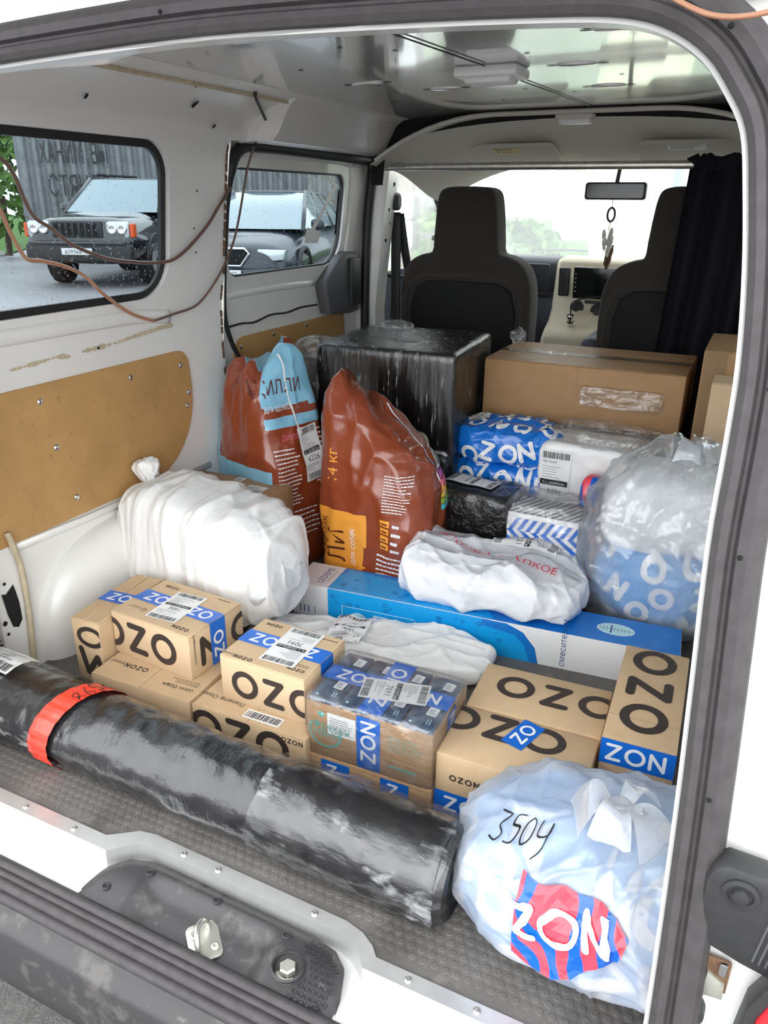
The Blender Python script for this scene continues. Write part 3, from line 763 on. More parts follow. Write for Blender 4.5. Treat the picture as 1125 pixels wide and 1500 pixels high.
b.make('rust_patch', 'rust', wall_l, kind='stuff')
b = B()
for (y, z, r) in ((1.62, 1.205, .007), (1.30, 1.19, .005), (1.08, 1.185, .006), (1.56, 1.235, .004), (1.74, 1.17, .005), (1.70, 1.02, .003), (1.69, .93, .003), (1.70, .87, .003), (1.345, .673, .004), (1.585, .690, .005)):
    b.add([on_wall(y+r*cos(q*pi/5), z+r*sin(q*pi/5), .0025) for q in range(10)], [tuple(range(10))])
b.make('drill_hole', 'hole_black', wall_l, kind='stuff')
# seam of sealant where side and roof meet
v, f = tube(smooth_path([on_wall(.95, 1.232, .0), on_wall(1.3, 1.236, .0), on_wall(1.8, 1.238, 0), on_wall(2.3, 1.24, 0), on_wall(2.75, 1.243, 0)], 6), .005, 6); obj('roof_seam', mesh('roof_seam', v, f, 'sealant', smooth=True), wall_l)
# housing of the door track over the sliding door
hp = [(-1.375, 1.150), (-1.300, 1.142), (-1.262, 1.148), (-1.242, 1.168), (-1.205, 1.232), (-1.17, 1.256)]
b = B(); ys = [1.90, 1.93, 2.3, 2.66, 2.70]; n = len(hp); ins = [.045, .0, 0, 0, .02]
rows = [[(x-(ins[i] if j > 0 else 0), y, z+(.0 if j else 0)) for j, (x, z) in enumerate(hp)] for i, y in enumerate(ys)]
b.add([p for r in rows for p in r], [(i*n+j, i*n+j+1, (i+1)*n+j+1, (i+1)*n+j) for i in range(len(ys)-1) for j in range(n-1)]+[tuple((len(ys)-1)*n+j for j in range(n)), tuple(range(n-1, -1, -1))])
b.make('track_housing', 'white_paint', wall_l, smooth=35)

def droplets(out, fn, parent, n, seed):
    Rr = random.Random(seed); bb = B(); xs = [p[0] for p in out]; ys = [p[1] for p in out]; k = 0
    while k < n:
        a, c = Rr.uniform(min(xs), max(xs)), Rr.uniform(min(ys), max(ys))
        if not inside((a, c), out): continue
        k += 1; r = Rr.choice((.0007, .0009, .0012, .0020)); q = [fn(a+r*cos(t*pi/3), c+r*sin(t*pi/3), 0) for t in range(6)]+[fn(a, c, -.0008)]
        bb.add(q, [(t, (t+1) % 6, 6) for t in range(6)])
    return bb.make('raindrop', 'droplet', parent, kind='stuff')
def window(nm, out, fn, gasket, matg, depth, parent=None, drops=0, label=None):
    g_in = [(p[0], p[1]) for p in offs(out+[out[0]], -gasket)][:-1]
    bb = B(); bb.add(*sheet(out, [g_in], lambda a, c: fn(a, c, depth+.010), .5)); bb.add(*skirt(g_in, lambda a, c: fn(a, c, depth+.010), lambda a, c: fn(a, c, depth)))
    bb.add(*skirt(out, lambda a, c: fn(a, c, depth+.010), lambda a, c: fn(a, c, depth-.01)))
    w = bb.make(nm, 'seal_black', parent, smooth=30, **({} if parent else dict(kind='structure', label=label)))
    gv, gf = sheet(g_in, [], lambda a, c: fn(a, c, depth+.002), .2); obj('pane', mesh('pane', gv, gf, matg), w)
    if drops: droplets(g_in, lambda a, c, h: fn(a, c, depth+h), w, drops, 11)
    return w
window('window_1', WIN1, on_wall, .017, 'tinted_glass', -.022, None, 1500, 'rear side window with black gasket and rain drops')
window('window_3', WIN1, lambda a, c, d: Vector((mir(WX(c)+d), a, c)), .017, 'tinted_glass', -.022, None, 0, 'side window opposite')

# ---- sliding door (left) and its plain opposite number
def DX(z): return WX(z)-.045
def build_door(s, nm):
    fn = lambda a, c, d=0: Vector((side(DX(c)+d, s), a, c))
    win = rrect(1.905, .785, 2.585, 1.085, (.10, .05, .05, .05), 8)
    bb = B(); bb.add(*sheet([(1.80, -.02), (2.80, -.02), (2.80, 1.16), (1.80, 1.16)], [win], fn, .04)); bb.add(*skirt(win, fn, lambda a, c: fn(a, c, -.03)))
    dr = bb.make(nm, 'white_paint', smooth=35, kind='structure', label='white sliding side door with a taped window' if s < 0 else 'side door hidden behind the cartons')
    window('window', win, fn, .006, 'tinted_glass', -.02, dr, 700 if s < 0 else 0)
    return dr, fn
door, dfn = build_door(-1, 'door_1'); door2, dfn2 = build_door(1, 'door_2')
# pressed edge round the window, lower crease
v, f = tube(smooth_path([dfn(2.62, .80), dfn(2.63, .95), dfn(2.615, 1.09), dfn(2.58, 1.12), dfn(2.2, 1.125), dfn(1.9, 1.12)], 6), .010, 8); obj('pressed_edge', mesh('pressed_edge', v, f, 'white_paint', smooth=True), door)
v, f = tube(smooth_path([dfn(1.9, .735), dfn(2.2, .735), dfn(2.42, .730)], 6), .012, 8, flat=(.5, 1)); obj('crease', mesh('crease', v, f, 'white_paint', smooth=True), door)
# plywood on the door
p2 = ply(rrect(1.93, .20, 2.64, .605, (.05, .01, .06, .05), 6), dfn, 'plywood_panel', door)
for (y, z) in ((1.965, .575), (2.15, .588), (2.36, .590), (2.60, .588), (1.965, .45), (2.3, .3)): screw(p2, dfn(y, z, .006), (1, 0, 0), .0075, 'chrome', 'dome_screw')
# tar line above the plywood
P = smooth_path([dfn(1.90, .642, .003), dfn(1.98, .645, .003), dfn(2.05, .640, .003), dfn(2.14, .652, .003), dfn(2.24, .648, .003), dfn(2.33, .655, .003), dfn(2.44, .652, .003)], 5)
v, f = tube(P, .0035, 6); obj('tar_line', mesh('tar_line', v, f, 'tar_line'), door)
# black cover of the inner door latch
v, f = plate([(2.455, .620), (2.62, .605), (2.675, .61), (2.685, .80), (2.66, .822), (2.585, .828), (2.55, .815), (2.43, .735), (2.425, .715)], .05, .012, 3)
v = [(y_, x_, z_) for (x_, y_, z_) in v]; f = [q[::-1] for q in f]
o = obj('latch_cover', mesh('latch_cover', v, f, 'plastic_grey', smooth=40), door, (DX(.72), 0, 0), label='dark grey plastic latch cover')
v, f = rbox(.02, .075, .17, .006); obj('latch_handle', mesh('latch_handle', v, f, 'plastic_black', smooth=40), o, (.045, 2.59, .635))
# strip of old tape across the door glass
b = B(); P = [(2.46, 1.075), (2.53, 1.045), (2.40, .905), (2.37, .885), (2.30, .870)]; n = len(P)
b.add([dfn(a-.012, c, -.014) for a, c in P]+[dfn(a+.018, c+.004, -.014) for a, c in P], [(i, i+1, n+i+1, n+i) for i in range(n-1)])
b.add([dfn(2.36, .915, -.0135), dfn(2.46, .90, -.0135), dfn(2.44, .862, -.0135), dfn(2.35, .865, -.0135)], [(0, 1, 2, 3)])
b.make('tape_strip', 'poly_white', door, label='peeling whitish tape on the door glass')
# black rubber round the door opening
P = [(-1.395, 2.735, .30), (-1.395, 2.735, .60), (-1.385, 2.735, .9), (-1.365, 2.735, 1.08), (-1.355, 2.71, 1.125), (-1.35, 2.6, 1.135), (-1.35, 2.3, 1.138), (-1.35, 2.0, 1.140), (-1.353, 1.91, 1.130), (-1.36, 1.868, 1.085), (-1.378, 1.855, .98), (-1.395, 1.850, .80), (-1.405, 1.855, .68), (-1.408, 1.885, .60), (-1.408, 1.925, .54), (-1.40, 1.945, .48), (-1.39, 1.95, .40)]
v, f = tube(smooth_path(P, 6), [.017 if i < 56 else max(.007, .015-(i-56)*.0007) for i in range(len(smooth_path(P, 6)))], 10)
struct('trim_5', mesh('trim_5', v, f, 'seal_black', smooth=True), 'black rubber round the side door opening')

# ---- pillar ahead of the door, front cab door with its window
bb = B(); zz = [-.02, .3, .6, .8, 1.0, 1.12, 1.17]
for s in (-1, 1):
    rows = [[(side(WX(z)+dx, s), y, z) for (dx, y) in ((-.06, 2.752), (.0, 2.757), (.028, 2.775), (.028, 2.86), (-.0, 2.875), (-.06, 2.88))] for z in zz]
    bb.add([p for r in rows for p in r], [(i*6+j, i*6+j+1, (i+1)*6+j+1, (i+1)*6+j) for i in range(len(zz)-1) for j in range(5)])
pil = bb.make('trim_6', 'white_paint', smooth=35, kind='structure', label='white door pillar ahead of the sliding door')
for k, (z, r) in enumerate(((1.06, .010), (.97, .008), (.92, .005), (.86, .010), (.78, .006), (.765, .006), (.72, .009), (.66, .008))):
    v, f = lathe([(r, 0), (.0001, .0003)], 12); o = obj('hole', mesh('hole', v, f, 'hole_black'), pil, (WX(z)+.0285, 2.83-.02*(k % 2), z)); o.rotation_euler = (0, radians(90), 0)
for s in (-1, 1):
    win = [(2.93, .73), (3.62, .73), (3.50, .90), (3.36, 1.02), (3.20, 1.095), (2.93, 1.11)]
    fn = lambda a, c: Vector((side(WX(c)-.02, s), a, c))
    bb = B(); bb.add(*sheet([(2.86, -.2), (4.1, -.2), (4.1, .70), (3.60, .98), (3.30, 1.17), (2.86, 1.18)], [win], fn, .08))
    dd = bb.make('door_%d' % (4 if s < 0 else 3), 'dash_grey', smooth=35, kind='structure', label='front cab door with the square mirrors' if s < 0 else 'front cab door behind the curtain')
    obj('pane', mesh('pane', *sheet(win, [], fn, .3), 'wet_haze_glass'), dd)
    v, f = tube(smooth_path([fn(*p) for p in win], 4, True), .010, 8, True); obj('window_rubber', mesh('window_rubber', v, f, 'seal_black', smooth=True), dd)

# ---- roof
def ceil_z(x, y): return 1.262-.006*((x-CX)/.5)**4
bb = B(); bb.add(*sheet([(-1.16, .96), (-.04, .96), (-.04, 2.60), (-1.16, 2.60)], [], lambda a, c: (a, c, ceil_z(a, c)), .08))
ceil = bb.make('ceiling', 'ceiling_paint', smooth=True, kind='structure', label='glossy painted steel roof')
# cross rail just inside the rear opening
rp = [(.795, 1.163), (.835, 1.168), (.900, 1.185), (.945, 1.205), (.962, 1.235), (.970, 1.264)]; n = len(rp); xs = [-1.25+.07*i for i in range(20)]
v = [(x, y, z-.02*max(0, abs(x-CX)-.45)) for x in xs for y, z in rp]
obj('rear_rail', mesh('rear_rail', v, [(i*n+j, i*n+j+1, (i+1)*n+j+1, (i+1)*n+j) for i in range(len(xs)-1) for j in range(n-1)], 'white_paint', smooth=35), ceil)
v, f = rbox(.17, .05, .022, .008); o = obj('latch_bracket', mesh('latch_bracket', v, f, 'white_paint', smooth=40), ceil, (-.97, .855, 1.158)); o.rotation_euler = (radians(18), 0, 0)
def ceil_disc(x, y, rx, ry, mat, name, z=None, tilt=0):
    q = [(x+rx*cos(k*pi/8), y+ry*sin(k*pi/8), (z if z is not None else ceil_z(x, y)-.0012)+tilt*ry*sin(k*pi/8)) for k in range(16)]
    return obj(name, mesh(name, q, [tuple(range(15, -1, -1))], mat), ceil)
for (x, y) in ((-.33, .878), (-.86, .878)): ceil_disc(x, y, .026, .020, 'hole_black', 'rail_hole', 1.1765, .26)
for (x, y) in ((-.78, 1.43), (-.98, 1.62), (-.70, 1.5), (-.48, 1.62), (-.36, 1.95), (-.62, 2.1), (-.93, 1.9), (-.52, 2.2), (-.86, 1.3), (-.74, 2.3), (-1.02, 2.2)): ceil_disc(x, y, .006, .005, 'hole_black', 'rivet_hole')
for (x, y) in ((-.92, 1.30), (-.94, 1.86), (-.42, 1.78), (-.42, 2.12), (-.80, 2.02), (-.28, 1.45)):
    v, f = soft(.085, .030, .008, 8, 2.2); o = obj('pressed_slot', mesh('pressed_slot', v, f, 'ceiling_paint', smooth=True), ceil, (x, y, ceil_z(x, y)-.005))
    ceil_disc(x-.052, y, .012, .006, 'hole_black', 'slot_end'); ceil_disc(x+.052, y, .012, .006, 'hole_black', 'slot_end')
# cab headliner, its rolled rear edge
def hz(x, y):
    u = abs(x-CX)/.66; zc = 1.252-.012*((y-2.55)/.2 if y < 2.75 else 1)-.105*sstep(2.7, 3.24, y); return zc-.125*max(0, u-.35)**2.2/(.65**2.2)
v, f = sheet([(-1.28, 2.55), (.08, 2.55), (.08, 3.26), (-1.28, 3.26)], [], lambda a, c: (a, c, hz(a, c)), .04)
hl = obj('headliner', mesh('headliner', v, f, 'headliner_felt', smooth=True), ceil, label='beige felt headliner over the cab')
P = [(CX+.66*t/14, 2.55, hz(CX+.66*t/14, 2.55)) for t in range(-14, 15)]
v, f = tube(P, .007, 8); obj('rolled_edge', mesh('rolled_edge', v, f, 'headliner_felt', smooth=True), hl)
bb = B(); bb.add(*sheet([(-1.30, 1.05), (.1, 1.05), (.1, 1.262), (-1.30, 1.262)], [[(CX+.655*cos(radians(a)), 1.05+.0+.190*abs(sin(radians(a)))**.45 if 0 <= a <= 180 else 1.04) for a in range(0, 181, 9)]], lambda a, c: (a, 2.60, c), .1))
bb.make('roof_gap_shade', 'seat_panel', ceil)  # dark sheet put in for the shade of the gap beside the headliner
# ---- windscreen, scuttle, cab floor
WS = lambda a, t: Vector((a, 3.24+.62*t, 1.135-.40*t-.015*sin(pi*t)))
v, f = sheet([(-1.26, 0), (.06, 0), (.12, 1), (-1.32, 1)], [], lambda a, t: WS(a, t), .12)
struct('window_2', mesh('window_2', v, f, 'wet_haze_glass', smooth=True), 'windscreen')
for s in (-1, 1):
    v, f = tube([(side(-1.27, s), 3.22, 1.14), (side(-1.30, s), 3.55, .95), (side(-1.34, s), 3.9, .70)], .035, 10); struct('trim_%d' % (8+s), mesh('trim', v, f, 'headliner_felt', smooth=True), 'windscreen pillar beside the cab mirrors' if s < 0 else 'windscreen pillar behind the curtain')
b = B(); b.box(-1.4, 3.86, -.3, .2, 3.92, .74); b.box(-1.4, 2.9, -.32, .2, 3.9, -.30); b.box(-1.4, 2.88, -.3, .2, 2.9, 0)
b.make('wall_front', 'dash_grey', kind='structure')
b = B(); b.box(-1.34, 3.90, .56, .14, 4.5, .66); b.make('bonnet', 'white_paint', None, label='short white bonnet ahead of the windscreen', kind='structure')

# ================================================================== CAB THINGS
def seat(cx, label):
    t = thing('front_seat', label, 'seat', (cx, 2.74, -.05), 0, 'front seats')
    R_ = [(.235, .12), (.25, .40), (.257, .66), (.252, .76), (.235, .815), (.205, .850), (.165, .868), (.128, .880), (.122, .93), (.116, 1.00), (.108, 1.06), (.094, 1.088), (.06, 1.098), (.0, 1.100)]
    R_ = [(p.x, p.y) for p in smooth_path([(a, c, 0) for a, c in R_], 3)]
    out = R_+[(-a, c) for a, c in reversed(R_[:-1])]
    v, f = plate(out, .13, .035, 4); v = [(x, y+.10*max(0, 1.1-z)*.35-.0, z) for x, y, z in v]
    obj('backrest', mesh('backrest', v, f, 'seat_fabric', smooth=50), t)
    inn = [(.19, .15), (.205, .5), (.205, .68), (.185, .75), (.14, .775), (0, .78)]; inn = inn+[(-a, c) for a, c in reversed(inn[:-1])]
    v, f = plate(inn, .02, .008, 2); v = [(x, y+.10*max(0, 1.1-z)*.35-.012, z) for x, y, z in v]; obj('back_panel', mesh('back_panel', v, f, 'seat_panel', smooth=40), t)
    P = [(a*1.12, .10*max(0, 1.1-c*1.02)*.35-.002, c*1.02) for a, c in inn]; v, f = tube(P, .005, 6); obj('piping', mesh('piping', v, f, 'seat_fabric', smooth=True), t)
    v, f = rbox(.48, .30, .14, .05, 3, True); obj('cushion', mesh('cushion', v, f, 'seat_fabric', smooth=40), t, (0, .26, .16))
    return t
seat(-1.0, 'dark fabric front seat behind the black wrapped box'); s2 = seat(-.245, 'dark fabric front seat half covered by the dark curtain')
v, f = rbox(.07, .30, .10, .03, 3, True); obj('armrest', mesh('armrest', v, f, 'dash_grey', smooth=40), s2, (-.285, .22, .50))

rod = tag(obj('curtain_rod', mesh('curtain_rod', *tube([(-1.345, 2.70, 1.112), (-.6, 2.70, 1.110), (.13, 2.70, 1.108)], .0125, 16), 'steel', smooth=40)), 'grey metal curtain rod across the van behind the seats', 'rod')
for x, m in ((-1.325, 'plastic_grey'), (.12, 'plastic_grey')):
    v, f = lathe([(.024, -.012), (.026, 0), (.022, .014), (.0001, .014)], 16); o = obj('socket', mesh('socket', v, f, m, smooth=40), rod, (x, 2.70, 1.111)); o.rotation_euler = (0, radians(90), 0)
# curtain
nx, nz = 90, 26; v = []
for j in range(nz+1):
    tz = j/nz
    for i in range(nx+1):
        u = i/nx; x = -.262-.035*tz+(.37+.03*tz)*u; a = .016+.016*tz
        v.append((x, 2.692+a*sin(u*34+.9*sin(u*9)+.6*tz)+.008*noise.noise(Vector((u*6, tz*3, 1))), 1.128-.72*tz-.012*(sin(u*34) if tz < .02 else 0)))
w = nx+1; f = [(j*w+i, j*w+i+1, (j+1)*w+i+1, (j+1)*w+i) for j in range(nz) for i in range(nx)]
cur = tag(obj('curtain', mesh('curtain', v, f, 'curtain_cloth', smooth=True)), 'dark cloth curtain pushed to the end of the rod', 'curtain')
v, f = tube([(-.262+.37*k/40, 2.70+.004*sin(k), 1.112+.010*sin(k*1.9)) for k in range(41)], .020, 8); obj('heading', mesh('heading', v, f, 'curtain_cloth', smooth=True), cur)

# sun visors
def visor(x0, x1, label):
    t = thing('sun_visor', label, 'sun visor', ((x0+x1)/2, 2.98, hz((x0+x1)/2, 2.98)-.010), 0, 'sun visors')
    L = x1-x0; v, f = plate(rrect(-L/2, -.085, L/2, .085, .03), .016, .005, 2); v = [(x, z, -y) for x, y, z in v]; f = [q[::-1] for q in f]
    o = obj('board', mesh('board', v, f, 'headliner_felt', smooth=40), t); o.rotation_euler = (radians(-17), 0, 0); return t, o
v1, v1b = visor(-1.13, -.74, 'beige sun visor with a yellow warning sticker'); v2, v2b = visor(-.46, -.07, 'beige sun visor above the curtain')
d = Decal(); d.rect(-.05, -.025, .05, .025, 'yellow_sticker'); d.text('AIRBAG', .008, .004, .014, 'print_black', .0005, 'c'); d.poly([(-.042, .003), (-.028, .003), (-.035, .018)], 'print_black', .0005); d.lines(-.045, -.022, .045, -.002, 3, 'print_black', .0005)
d.flat((.02, -.055, -.016), (1, 0, 0), (0, 1, 0), (0, 0, -1), 'warning_sticker', v1b)
d = Decal(); d.rect(-.06, -.022, .06, .022, 'paper'); d.lines(-.05, -.018, .05, .016, 4, 'print_grey', .0005); d.flat((-.04, -.055, -.016), (1, 0, 0), (0, 1, 0), (0, 0, -1), 'sticker', v2b)
# dome lamps
t = thing('dome_lamp', 'white rectangular lamp on the cargo roof', 'lamp', (-.595, 1.76, 1.262))
v, f = rbox(.14, .10, .022, .008, 2, True); obj('frame', mesh('frame', v, f, 'lamp_plastic', smooth=40), t, (0, 0, -.022))
v, f = rbox(.10, .065, .012, .005, 2, True); obj('lens', mesh('lens', v, f, 'paper', smooth=40), t, (0, 0, -.031))
for x in (-.058, .058): screw(t, (x, -.03, -.022), (0, 0, -1), .004)
v, f = tube([(.0, .05, -.003), (.03, .45, -.003), (.05, .80, -.003)], .0015, 6); obj('cable', mesh('cable', v, f, 'wire_black'), t)
v, f = tube([(-.0, -.05, -.003), (-.04, -.45, -.003), (-.06, -.78, -.003)], .0015, 6); obj('cable', mesh('cable', v, f, 'wire_black'), t)
t = thing('cab_lamp', 'small clear lamp on the edge of the headliner', 'lamp', (-.60, 2.585, 1.248))
v, f = rbox(.115, .06, .016, .007, 2, True); obj('frame', mesh('frame', v, f, 'headliner_felt', smooth=40), t, (0, 0, -.016))
v, f = rbox(.095, .045, .014, .006, 2, True); obj('lens', mesh('lens', v, f, 'lamp_plastic', smooth=40), t, (0, 0, -.028))

# inside mirror and what hangs from it
t = thing('rear_view_mirror', 'black interior mirror below the windscreen edge', 'mirror', (-.56, 3.15, 1.04))
v, f = plate(rrect(-.112, -.031, .112, .031, .012), .03, .006, 2); obj('housing', mesh('housing', v, f, 'plastic_black', smooth=40), t)
v, f = plate(rrect(-.103, -.024, .103, .024, .009), .002); obj('glass', mesh('glass', v, f, 'screen_black'), t, (0, -.0015, 0))
v, f = tube([(0, .02, .02), (0, .05, .07), (0, .08, .105)], .008, 8); obj('stem', mesh('stem', v, f, 'plastic_grey', smooth=True), t)
t = thing('dream_catcher', 'small feather charm hanging from the interior mirror', 'charm', (-.563, 3.145, 1.01))
v, f = tube([(0, 0, 0), (.001, 0, -.03)], .0015, 6); obj('cord', mesh('cord', v, f, 'wire_black'), t)
v, f = tube([(.0135*cos(k*pi/10), 0, -.052+.024*sin(k*pi/10)) for k in range(20)], .0045, 8, True); obj('ring', mesh('ring', v, f, 'plastic_black', smooth=True), t)
v, f = tube([(0, 0, -.076), (-.004, 0, -.11)], .0015, 6); obj('cord', mesh('cord', v, f, 'wire_black'), t)
for k, (dx, dz, L, m) in enumerate(((-.012, -.105, .075, 'feather'), (.010, -.10, .07, 'feather'), (.0, -.11, .095, 'feather'), (-.006, -.15, .085, 'feather_brown'), (.004, -.16, .085, 'feather_brown'), (-.002, -.17, .08, 'feather_brown'))):
    v, f = soft(.013 if m == 'feather' else .009, .006, L, 14, 1.6, [((90, 90, 60), .004, True)]); o = obj('feather', mesh('feather', v, f, m, smooth=True), t, (dx, .002*k, dz-L)); o.rotation_euler = (0, radians(-6+4*k), 0)

# dashboard
t = thing('dashboard', 'dark dashboard with cream centre console', 'dashboard', (0, 0, 0))
pf = [(3.90, .735), (3.60, .770), (3.36, .790), (3.29, .785), (3.262, .765), (3.25, .70), (3.27, .655), (3.245, .640), (3.22, .60), (3.215, .50), (3.25, .30), (3.30, .1)]
n = len(pf); xs = [-1.36, -1.0, -.77]; v = [(x, y, z) for x in xs for y, z in pf]
obj('passenger_side', mesh('passenger_side', v, [(i*n+j, i*n+j+1, (i+1)*n+j+1, (i+1)*n+j) for i in range(len(xs)-1) for j in range(n-1)], 'dash_grey', smooth=50), t)
v = [(x, y, z) for x in (-.43, .15) for y, z in pf]; obj('driver_side', mesh('driver_side', v, [(j, j+1, n+j+1, n+j) for j in range(n-1)], 'dash_grey', smooth=50), t)
v, f = rbox(.40, .012, .115, .008); o = obj('glove_lid', mesh('glove_lid', v, f, 'dash_grey', smooth=40), t, (-1.20, 3.243, .652)); o.rotation_euler = (radians(8), 0, 0)
v, f = tube([(-1.3, 3.236, .648), (-.79, 3.236, .648)], .008, 8); obj('chrome_line', mesh('chrome_line', v, f, 'plastic_grey', smooth=True), t)
cp = [(3.90, .735), (3.60, .775), (3.34, .797), (3.265, .792), (3.235, .775), (3.200, .60), (3.165, .56), (3.10, .53), (3.06, .50), (3.05, .30)]
n = len(cp); v = [(x, y, z) for x in (-.775, -.755, -.425, -.405) for y, z in cp]
for i in range(n): v[i] = (v[i][0], v[i][1]+.02, v[i][2]-.01); v[3*n+i] = (v[3*n+i][0], v[3*n+i][1]+.02, v[3*n+i][2]-.01)
con = obj('centre_console', mesh('centre_console', v, [(i*n+j, i*n+j+1, (i+1)*n+j+1, (i+1)*n+j) for i in range(3) for j in range(n-1)], 'dash_cream', smooth=50), t, label='cream plastic centre console')
def cface(x, s_, d=0):     # point on the sloping console face (s_: height)
    k = (.775-s_)/(.775-.60); return (x, 3.235-.035*k-d, s_)
v, f = rbox(.045, .02, .115, .006); ve = obj('air_vent', mesh('air_vent', v, f, 'plastic_black', smooth=40), con, (-.752, 3.205, .645)); ve.rotation_euler = (radians(11), 0, radians(4))
for k in range(3):
    v, f = rbox(.005, .006, .10, .002); obj('slat', mesh('slat', v, f, 'plastic_grey'), ve, (.010+.011*k, -.005, .008))
v, f = rbox(.235, .012, .125, .005); sc = obj('screen', mesh('screen', v, f, 'screen_black', smooth=40), con, (-.690, 3.195, .640)); sc.rotation_euler = (radians(9), 0, 0)
for k in range(5):
    v, f = lathe([(.0022, 0), (.0001, .0006)], 8); o = obj('button', mesh('button', v, f, 'print_white'), sc, (.010, -.0005, .03+.017*k)); o.rotation_euler = (radians(90), 0, 0)
for (x, z, r) in ((-.668, .608, .028), (-.585, .598, .028), (-.50, .608, .028)):
    v, f = lathe([(r, 0), (r, .006), (r*.92, .008), (r*.55, .008), (r*.5, .022), (.0001, .024)], 24); o = obj('knob', mesh('knob', v, f, 'plastic_black', smooth=40), con, cface(x, z)); o.rotation_euler = (radians(90+8), 0, 0)
    v, f = rbox(.004, .003, r*.8, .001); obj('pointer', mesh('pointer', v, f, 'chrome'), o, (-.002, 0, .023))
v, f = rbox(.075, .012, .014, .004); obj('button_bar', mesh('button_bar', v, f, 'plastic_black', smooth=40), con, cface(-.64, .623, .008))
v, f = rbox(.022, .010, .016, .003); obj('button', mesh('button', v, f, 'plastic_black', smooth=40), con, cface(-.648, .572, .004))
t2 = thing('car_charger', 'silver charger plugged into the cream console', 'charger', (-.672, 3.125, .545))
v, f = lathe([(.012, 0), (.012, .03), (.014, .032), (.014, .042), (.0001, .044)], 16); o = obj('plug', mesh('plug', v, f, 'chrome', smooth=40), t2); o.rotation_euler = (radians(20), 0, 0)
v, f = lathe([(.0125, .012), (.0125, .02)], 16); o = obj('band', mesh('band', v, f, 'plastic_black'), t2); o.rotation_euler = (radians(20), 0, 0)
v, f = tube(smooth_path([(0, -.014, .042), (.002, -.018, .075), (.012, .0, .095), (.05, .02, .105), (.10, .04, .112)], 5), .003, 6); obj('cable', mesh('cable', v, f, 'wire_black', smooth=True), t2)
# wiper outside
v, f = tube(smooth_path([(-1.0, 3.86, .785), (-.85, 3.83, .79), (-.68, 3.80, .785)], 5), .006, 6); tag(obj('wiper', mesh('wiper', v, f, 'plastic_black')), 'black windscreen wiper resting outside the glass', 'wiper')
# outside mirrors
for z, h, lab in ((.985, .065, 'upper square door mirror outside the cab window'), (.865, .075, 'lower square door mirror outside the cab window')):
    t = thing('door_mirror', lab, 'mirror', (-1.56, 3.42, z), -18)
    v, f = plate(rrect(-.085, -h, .085, h*.75, .025), .05, .012, 2); obj('housing', mesh('housing', v, f, 'plastic_grey', smooth=40), t)
    v, f = plate(rrect(-.078, -h*.9, .078, h*.66, .02), .002); obj('glass', mesh('glass', v, f, 'mirror_glass'), t, (0, -.002, 0))
    v, f = tube([(.06, .03, 0), (.17, .05, -.02)], .012, 8); obj('arm', mesh('arm', v, f, 'plastic_black'), t)
# seat belt on the pillar
t = thing('seat_belt', 'black seat belt hanging on the pillar by the front seat', 'seat belt', (-1.325, 2.865, 0))
v, f = soft(.035, .05, .065, 12, 3); obj('guide', mesh('guide', v, f, 'plastic_black', smooth=True), t, (0, 0, .965))
def ribbon(P, w, axis): return tube(P, w, 8, flat=(1, .12))
v, f = tube(smooth_path([(.0, .0, .96), (.0, .003, .8), (-.0, .004, .60), (0, .0, .45)], 5), .021, 8, flat=(1, .15)); obj('webbing', mesh('webbing', v, f, 'seal_black', smooth=True), t)
v, f = tube(smooth_path([(.012, .01, .955), (.03, .03, .80), (.05, .06, .66), (.05, .07, .58)], 5), .018, 8, flat=(1, .15)); obj('webbing', mesh('webbing', v, f, 'seal_black', smooth=True), t)
v, f = tube(smooth_path([(.03, .06, .665), (.075, .06, .66), (.07, .06, .625), (.035, .06, .62)], 4), .004, 6); obj('tongue', mesh('tongue', v, f, 'chrome', smooth=True), t)

# wires strung across the rear side window
def wire(pts, r, mat, label, name='loose_cable', parts=()):
    P = smooth_path(pts, 8); o = tag(obj(name, mesh(name, *tube(P, r, 8), mat, smooth=True)), label, 'cable', 'loose cables on the side'); return o
WIRES = {}
wire([(-1.326, 1.02, 1.10), (-1.329, 1.105, 1.068), (-1.333, 1.133, 1.042), (-1.338, 1.152, 1.0), (-1.342, 1.174, 0.965), (-1.345, 1.215, 0.942), (-1.349, 1.267, 0.909), (-1.352, 1.334, 0.884), (-1.355, 1.407, 0.867), (-1.356, 1.534, 0.855), (-1.355, 1.616, 0.866), (-1.347, 1.719, 0.929), (-1.34, 1.78, 0.987), (-1.345, 1.84, 1.03)], .0042, 'wire_brown', 'upper brown twin wire sagging across the rear side window')
wire([(-1.335, 1.05, 1.05), (-1.341, 1.095, 0.978), (-1.346, 1.114, 0.938), (-1.352, 1.146, 0.888), (-1.353, 1.183, 0.88), (-1.355, 1.245, 0.865), (-1.358, 1.301, 0.84), (-1.363, 1.35, 0.799), (-1.376, 1.443, 0.744), (-1.378, 1.525, 0.714)], .0042, 'wire_copper', 'lower copper wire hanging from the rear side window')
wire([(-1.378, 1.525, 0.714), (-1.378, 1.604, 0.722), (-1.377, 1.703, 0.737), (-1.363, 1.782, 0.803), (-1.353, 1.841, 0.881), (-1.344, 1.868, 0.952), (-1.329, 1.898, 1.074), (-1.317, 1.919, 1.134)], .0032, 'wire_brown', 'thin dark wire rising from the pillar to the door track')
wire([(-1.195, 1.76, 1.242), (-1.209, 1.782, 1.231), (-1.258, 1.886, 1.204), (-1.278, 1.933, 1.184), (-1.295, 1.931, 1.168), (-1.31, 1.915, 1.142)], .004, 'wire_black', 'short black wire bent round the roof edge above the pillar')
wire([(-.110, .775, 1.158), (-.075, .76, 1.140), (-.04, .75, 1.136), (.0, .745, 1.145), (.03, .74, 1.16)], .0022, 'wire_copper', 'copper wire outside the corner of the rear opening')

